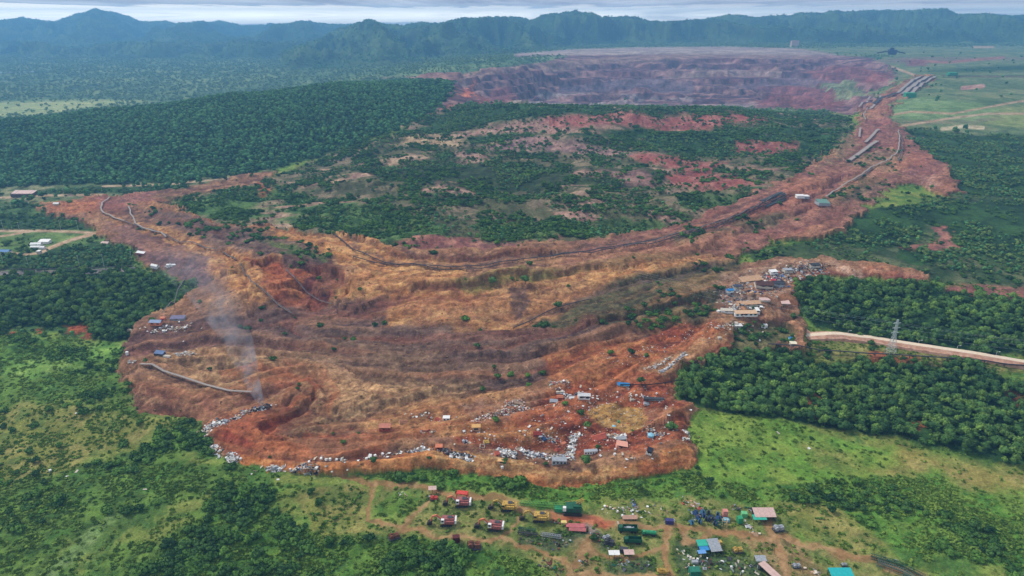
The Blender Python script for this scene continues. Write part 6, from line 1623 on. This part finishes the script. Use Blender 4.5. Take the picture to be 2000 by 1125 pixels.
for line, w, m, lab, z in (([(215,388),(202,398),(197,408),(205,418),(225,428),(243,434)], 2.6, PALEBELT, 'pale curved belt line at the upper left end of the slide', 1.0),
    ([(250,406),(256,420),(266,438),(280,448),(300,455),(325,466)], 2.4, PALEBELT, 'pale belt line right of the curved one at the upper left', 1.0),
    ([(243,434),(280,450),(340,470),(400,486),(440,497),(462,510)], 1.6, PALEBELT, 'long thin belt line along the left ochre ridge', 0.8),
    ([(470,520),(478,540),(500,560),(520,575),(545,600),(570,615)], 1.1, PALEBELT, 'thin belt line hanging down the red bowl on its left side', 0.8),
    ([(560,530),(575,545),(600,575),(625,590),(650,597)], 1.1, PALEBELT, 'thin belt line curling down the right side of the red bowl', 0.8),
    ([(276,714),(298,717),(322,728),(355,743),(400,757),(450,765),(492,770)], 2.6, PALEBELT, 'long pale belt line lying across the lower left lobe', 0.9),
    ([(652,460),(665,470),(690,490),(730,507),(800,520),(880,524),(950,521),(1000,512)], 2.0, BELT, 'upper dark belt line along the foot of the middle hill', 0.8),
    ([(690,504),(730,516),(860,529),(940,528),(975,521)], 1.8, BELT, 'lower dark belt line along the foot of the middle hill', 0.8),
    ([(1000,512),(1100,498),(1200,485),(1300,466),(1350,453),(1420,430),(1480,405),(1510,388),(1532,382)], 2.6, BELT, 'dark twin belt line climbing right along the middle hill, upper strand', 1.2),
    ([(1080,505),(1200,490),(1310,470),(1380,450),(1430,434),(1490,405)], 2.2, BELT, 'dark belt line climbing right, lower strand beside the twin', 1.2),
    ([(1220,486),(1300,468),(1360,452),(1430,428),(1484,402),(1505,390)], 1.4, PALEBELT, 'pale strand between the dark belt lines', 2.0),
    ([(1612,388),(1640,370),(1680,345),(1700,330),(1730,318),(1752,300),(1757,275),(1754,256)], 2.6, PALEBELT, 'pale belt line curving up the right flow', 1.4),
    ([(1668,356),(1690,342),(1702,330),(1716,322)], 1.8, PALEBELT, 'short pale belt strand beside the curving line', 1.2),
    ([(1757,262),(1762,278),(1760,300),(1753,318)], 2.0, PALEBELT, 'short pale belt line right of the curving one', 1.4),
    ([(1690,236),(1687,224),(1694,212)], 3.0, PALEBELT, 'pale belt line above the red scarp on the right', 1.4),
    ([(1679,270),(1680,252)], 4.0, PALEBELT, 'short upright pale belt section below the red scarp', 1.4),
    ([(1712,277),(1690,292),(1672,305),(1655,318)], 8.0, PALEBELT, 'wide pale strip running down left in the right flow', 1.0),
    ([(1716,254),(1700,268),(1690,280)], 6.0, PALEBELT, 'pale strip above the wide one in the right flow', 1.0),
    ([(1700,190),(1672,216)], 7.0, PALEBELT, 'left pale belt stub near the pit edge', 1.0), ([(1720,188),(1698,214)], 7.0, PALEBELT, 'right pale belt stub near the pit edge', 1.0),
    ([(1799,151),(1753,183)], 9.0, PALEBELT, 'leftmost of three pale parallel belts by the pit', 1.5), ([(1812,151),(1763,185)], 13.0, PALEBELT, 'middle one of three pale parallel belts by the pit', 1.5),
    ([(1826,151),(1776,185)], 10.0, PALEBELT, 'rightmost of three pale parallel belts by the pit', 1.5),
    ([(1805,151),(1757,184)], 5.0, BELT, 'left dark belt between the pale parallel ones', 3.0), ([(1819,151),(1769,185)], 5.0, BELT, 'right dark belt between the pale parallel ones', 3.0),
    ([(1840,150),(1930,150),(2080,150)], 6.0, BELT, 'dark belt line running level to the right edge', 3.0),
    ([(1752,184),(1735,190),(1718,195),(1706,205)], 10.0, BELT, 'dark belt tangle at the foot of the parallel belts', 3.0),
    ([(1500,678),(1560,684),(1640,690),(1738,697),(1850,704),(2000,720),(2100,732)], 2.6, BELT, 'dark belt line running below the gravel haul road', 1.4),
    ([(1004,643),(1060,615),(1110,596),(1150,588)], 1.4, BELT, 'faint dark belt line across the ochre slope', 0.6),
    ([(1210,755),(1260,757),(1300,753),(1325,746)], 0.7, CHAR, 'thin dark cable line under the bright blue roof', 0.5),
    ([(0,531),(60,530),(150,528),(262,523)], 2.0, BELT, 'dark belt line beside the paved road on the left', 1.2),
    ([(362,552),(350,575),(335,600),(318,622)], 0.8, PALEBELT, 'thin pale line through the trees to the left rim', 4.0)):
    belt(line, w, m, lab, z, 12.0 if P(*line[0]).y < 900 else 30.0)
def belt_pile():
    ps = [P(1490, 396), P(1510, 388), P(1530, 380)]; r = empty('belt_pile', ps[1]); o = Vector(r.location)
    for k in range(9):
        b = MB(); off = Vector((R.gauss(0, 2), (k - 4) * 2.4, 0))
        q = [p - o + off for p in ps]
        for t in q: t.z = float(z_at(t.x + o.x, t.y + o.y)[0]) - o.z + 1.0
        b.beam(q[0], q[1], 1.3, 0.7).beam(q[1], q[2], 1.3, 0.7).build('folded_belt', (DGREY, mat('dark_teal_steel', (58,84,86), 0.7, 0.2))[k % 2], r)
    tag(r, 'folded dark belts heaped at the head of the twin belt line', 'belt pile')
belt_pile()

# ---------------------------------------------------------------- haul road on its bank, pylon, posts
def haul_road():
    line = [(1572,655),(1640,657),(1700,664),(1760,674),(1820,683),(1880,692),(1940,702),(2000,712),(2080,726),(2200,746)]
    ps = [P(u, v) for u, v in line]; fine = []
    for a, b in zip(ps[:-1], ps[1:]):
        for i in range(8): fine.append(a.lerp(b, i / 8))
    V = []; F = []; V2 = []; F2 = []
    for i, q in enumerate(fine):
        d = (fine[min(i + 1, len(fine) - 1)] - fine[max(i - 1, 0)]); d.z = 0; d.normalize(); s = Vector((-d.y, d.x, 0))
        h = 2.4 * min(1, i / 6)
        zb = float(z_at(q.x, q.y)[0]); w = 2.6
        V += [tuple(q + s * w + Vector((0, 0, zb - q.z + h + 0.3))), tuple(q - s * w + Vector((0, 0, zb - q.z + h + 0.3)))]
        for k, (off, z) in enumerate(((w + 6, -1.0), (w + 0.2, h + 0.28), (-w - 0.2, h + 0.28), (-w - 2.2, h * 0.62), (-w - 4.2, h * 0.55), (-w - 5.6, -1.2))):
            e = q + s * off; zz = float(z_at(e.x, e.y)[0])
            zt = zz + z if z < 0 else zb + z
            V2.append((e.x, e.y, zt + (R.uniform(-0.4, 0.4) if k in (3, 4) else 0)))
        if i:
            n = 2 * i; F.append((n - 2, n - 1, n + 1, n)); n = 6 * i
            for k in range(5): F2.append((n - 6 + k, n - 5 + k, n + 1 + k, n + k))
    me = bpy.data.meshes.new('haul_road'); me.from_pydata(V, [], F); me.materials.append(GRAVEL)
    o = bpy.data.objects.new('haul_road', me); COL.objects.link(o); o['kind'] = 'structure'; o['label'] = 'pale gravel haul road on a low bank'; o['category'] = 'road'
    me = bpy.data.meshes.new('road_bank'); me.from_pydata(V2, [], F2); me.materials.append(REDEARTH)
    o2 = bpy.data.objects.new('road_bank', me); COL.objects.link(o2); o2.parent = o
haul_road()
def pylon():
    r = empty('power_pylon', P(1738, 694), 0.15); H = 30.0
    def w(z): return 3.2 - 2.3 * min(1, z / 17) if z < 17 else 0.9 - 0.45 * (z - 17) / 13
    zs = [0, 4.5, 8.5, 12, 15, 17.5, 20, 22.5, 25, 27.5, 30]
    for sx in (-1, 1):
        for sy in (-1, 1):
            b = MB()
            for a, c in zip(zs[:-1], zs[1:]): b.beam((sx * w(a), sy * w(a), a - (0.5 if a == 0 else 0)), (sx * w(c), sy * w(c), c), 0.2)
            b.build('leg', GALV, r)
    b = MB()
    for a, c in zip(zs[:-1], zs[1:]):
        cs = [(-1, -1), (1, -1), (1, 1), (-1, 1)]
        for k in range(4):
            p, q = cs[k], cs[(k + 1) % 4]
            b.beam((p[0] * w(a), p[1] * w(a), a), (q[0] * w(c), q[1] * w(c), c), 0.09).beam((q[0] * w(a), q[1] * w(a), a), (p[0] * w(c), p[1] * w(c), c), 0.09).beam((p[0] * w(c), p[1] * w(c), c), (q[0] * w(c), q[1] * w(c), c), 0.15)
    b.build('bracing', GALV, r)['kind'] = 'stuff'
    for z in (19.0, 23.0, 27.0):
        c = MB()
        for s in (-1, 1): c.beam((0, 0.4, z), (s * 3.4, 0, z + 0.2), 0.16).beam((0, -0.4, z), (s * 3.4, 0, z + 0.2), 0.16).beam((0, 0, z + 1.2), (s * 3.4, 0, z + 0.2), 0.14)
        ca = c.build('crossarm', GALV, r)
        for s in (-1, 1): MB().cyl((s * 3.4, 0, z + 0.1), (s * 3.4, 0, z - 1.5), 0.16, 6).build('insulator', GLASS, ca)
    tag(r, 'tall pale lattice power pylon beside the gravel haul road', 'pylon')
pylon()
def post(u, v, h, label, name, cat, grp, lamp=False, m=GALV):
    r = empty(name, P(u, v), R.uniform(-0.2, 0.2))
    MB().cyl((0, 0, -0.3), (0, 0, h), 0.16, 6, 0.10).build('pole', m, r)
    if lamp: MB().beam((0, 0, h), (1.6, 0, h + 0.3), 0.14).build('arm', m, r); MB().box((1.9, 0, h + 0.28), (0.9, 0.4, 0.2)).build('lamp_head', WHITE, r)
    else: MB().beam((-1.1, 0, h - 0.8), (1.1, 0, h - 0.8), 0.16).build('crossbar', m, r)
    return tag(r, label, cat, grp)
for u, v, l in ((1655,656,'first street lamp from the left along the haul road'), (1793,675,'street lamp on the haul road right of the pylon'), (1868,686,'third street lamp from the left along the haul road'), (1944,698,'street lamp on the haul road nearest the right edge')):
    post(u, v, 4.6, l, 'street_lamp', 'street lamp', 'street lamps along the haul road', True)
for u, v, h, l in ((7,517,13,'leftmost utility pole above the paved road'), (57,524,12,'second utility pole above the paved road'), (156,522,13,'utility pole in the middle above the paved road'), (204,522,14,'fourth utility pole above the paved road'), (259,514,13,'utility pole at the end of the paved road, by the slide'),
                   (7,449,12,'leftmost utility pole of the dirt road row'), (38,449,10,'second utility pole of the dirt road row'), (119,449,12,'third utility pole of the dirt road row'), (153,449,12,'rightmost utility pole of the dirt road row'), (127,388,14,'lone utility pole right of the long pale hall')):
    post(u, v, h, l, 'utility_pole', 'utility pole', 'utility poles by the left roads')
def stacker():
    r = empty('stacker', P(1742, 107), 0.0)
    MB().box((0, 0, 14), (34, 16, 16)).box((-4, 0, 26), (14, 12, 10)).build('body', mat('deep_blue_steel', (44,58,92), 0.8, 0.2), r)
    MB().beam((-14, 0, 16), (-70, 0, 8), 5).beam((14, 0, 16), (60, 0, 6), 5).beam((0, 0, 30), (-60, 0, 9), 1.6).build('arm', DGREY, r)
    MB().box((0, 0, 3), (30, 12, 7)).build('crawler', TRKM, r)
    tag(r, 'dark blue stacker machine on the rim of the pit', 'stacker')
stacker()

# sagging wires from the pylon towards the right edge and back over the wood
def wires():
    a = P(1738, 694)
    for k, (z, sx) in enumerate(((27.2, -3.4), (27.2, 3.4), (23.2, 3.4), (19.2, 3.4))):
        for tgt, side in (((a.x + 150, a.y - 42), 'right'), ((a.x - 190, a.y + 60), 'left')):
            gz = float(z_at(*tgt)[0]) + z; b = MB(); prev = None
            for i in range(13):
                t = i / 12; q = Vector((a.x + sx + (tgt[0] - a.x) * t, a.y + (tgt[1] - a.y) * t, (a.z + z) * (1 - t) + gz * t - 7 * 4 * t * (1 - t) * 0.5))
                if prev is not None: b.beam(prev - a, q - a, 0.045)
                prev = q
            o = b.build('power_line', GALV, None, a)
            tag(o, 'thin sagging power line strung from the pylon to the %s' % ('right edge of the picture' if side == 'right' else 'left over the wood'), 'power line', 'power lines of the pylon, %s side' % side)
wires()
# ---------------------------------------------------------------- smoke
def smoke():
    base = P(514, 797)
    path = [(0, 0, 0.5, 1.2), (-2, 1, 6, 2.8), (-5, 3, 15, 4.6), (-8, 6, 27, 6.6), (-13, 10, 42, 9), (-22, 16, 58, 12), (-34, 26, 74, 15), (-50, 40, 90, 20), (-68, 58, 104, 23)]
    n = 20; V = []; F = []
    pv = [Vector(q[:3]) for q in path]
    for i, (x, y, z, rr) in enumerate(path):
        d = (pv[min(i + 1, len(pv) - 1)] - pv[max(i - 1, 0)]).normalized()
        e1 = Vector((1, 0, 0)); e1 = (e1 - d * e1.dot(d)).normalized(); e2 = d.cross(e1)
        for k in range(n):
            a = 2 * math.pi * k / n; w = 1 + 0.10 * math.sin(3 * a + i * 1.3) + 0.06 * math.sin(5 * a - i)
            V.append(tuple(pv[i] + (e1 * math.cos(a) + e2 * math.sin(a)) * rr * w))
    for i in range(len(path) - 1):
        for k in range(n): F.append((i * n + k, i * n + (k + 1) % n, (i + 1) * n + (k + 1) % n, (i + 1) * n + k))
    F.append(tuple(range(n - 1, -1, -1))); F.append(tuple((len(path) - 1) * n + k for k in range(n)))
    me = bpy.data.meshes.new('smoke'); me.from_pydata(V, [], F)
    o = bpy.data.objects.new('smoke', me); COL.objects.link(o); o.location = base
    m = bpy.data.materials.new('smoke'); m.use_nodes = True; nt = m.node_tree; nt.nodes.clear(); N = nt.nodes; L = nt.links
    out = N.new('ShaderNodeOutputMaterial'); vol = N.new('ShaderNodeVolumePrincipled'); vol.inputs['Color'].default_value = (0.55, 0.62, 0.72, 1); vol.inputs['Anisotropy'].default_value = 0.2
    tc = N.new('ShaderNodeTexCoord'); sp = N.new('ShaderNodeSeparateXYZ'); L.new(tc.outputs['Object'], sp.inputs[0])
    mr = N.new('ShaderNodeMapRange'); mr.inputs['From Min'].default_value = 0; mr.inputs['From Max'].default_value = 100; L.new(sp.outputs['Z'], mr.inputs[0])
    cr = N.new('ShaderNodeValToRGB'); els = cr.color_ramp.elements
    els[0].position = 0; els[0].color = (1, 1, 1, 1); els[1].position = 1.0; els[1].color = (0.0, 0.0, 0.0, 1)
    for p_, c_ in ((0.08, 0.65), (0.2, 0.20), (0.5, 0.055), (0.85, 0.015)):
        e = els.new(p_); e.color = (c_, c_, c_, 1)
    L.new(mr.outputs[0], cr.inputs[0])
    nz = N.new('ShaderNodeTexNoise'); nz.inputs['Scale'].default_value = 0.10; nz.inputs['Detail'].default_value = 4; nz.inputs['Roughness'].default_value = 0.6
    mp = N.new('ShaderNodeMapping'); mp.inputs['Scale'].default_value = (1, 1, 0.6); L.new(tc.outputs['Object'], mp.inputs[0]); L.new(mp.outputs[0], nz.inputs['Vector'])
    m2 = N.new('ShaderNodeMapRange'); m2.inputs['From Min'].default_value = 0.42; m2.inputs['From Max'].default_value = 0.68; L.new(nz.outputs[0], m2.inputs[0])
    mu = N.new('ShaderNodeMath'); mu.operation = 'MULTIPLY'; L.new(cr.outputs[0], mu.inputs[0]); L.new(m2.outputs[0], mu.inputs[1])
    m3 = N.new('ShaderNodeMath'); m3.operation = 'MULTIPLY'; L.new(mu.outputs[0], m3.inputs[0]); m3.inputs[1].default_value = 0.7
    L.new(m3.outputs[0], vol.inputs['Density']); L.new(vol.outputs[0], out.inputs['Volume'])
    me.materials.append(m)
    stuff(o, 'thin blue grey smoke rising from charred rubble and drifting left', 'smoke')
smoke()
# ================================================================ AIR
hz = MB().box((0, 5200, 142), (30000, 11400, 384)).build('haze', bpy.data.materials.new('haze_air'))
hz['kind'] = 'stuff'; hz['label'] = 'pale blue haze filling the valley air'; hz['category'] = 'haze'
hm = hz.data.materials[0]; hm.use_nodes = True; hm.node_tree.nodes.clear()
ho = hm.node_tree.nodes.new('ShaderNodeOutputMaterial'); hv = hm.node_tree.nodes.new('ShaderNodeVolumePrincipled')
hv.inputs['Color'].default_value = (0.20, 0.50, 0.88, 1)
hv.inputs['Density'].default_value = 1.35e-4
hv.inputs['Anisotropy'].default_value = 0.2
hm.node_tree.links.new(hv.outputs[0], ho.inputs['Volume'])
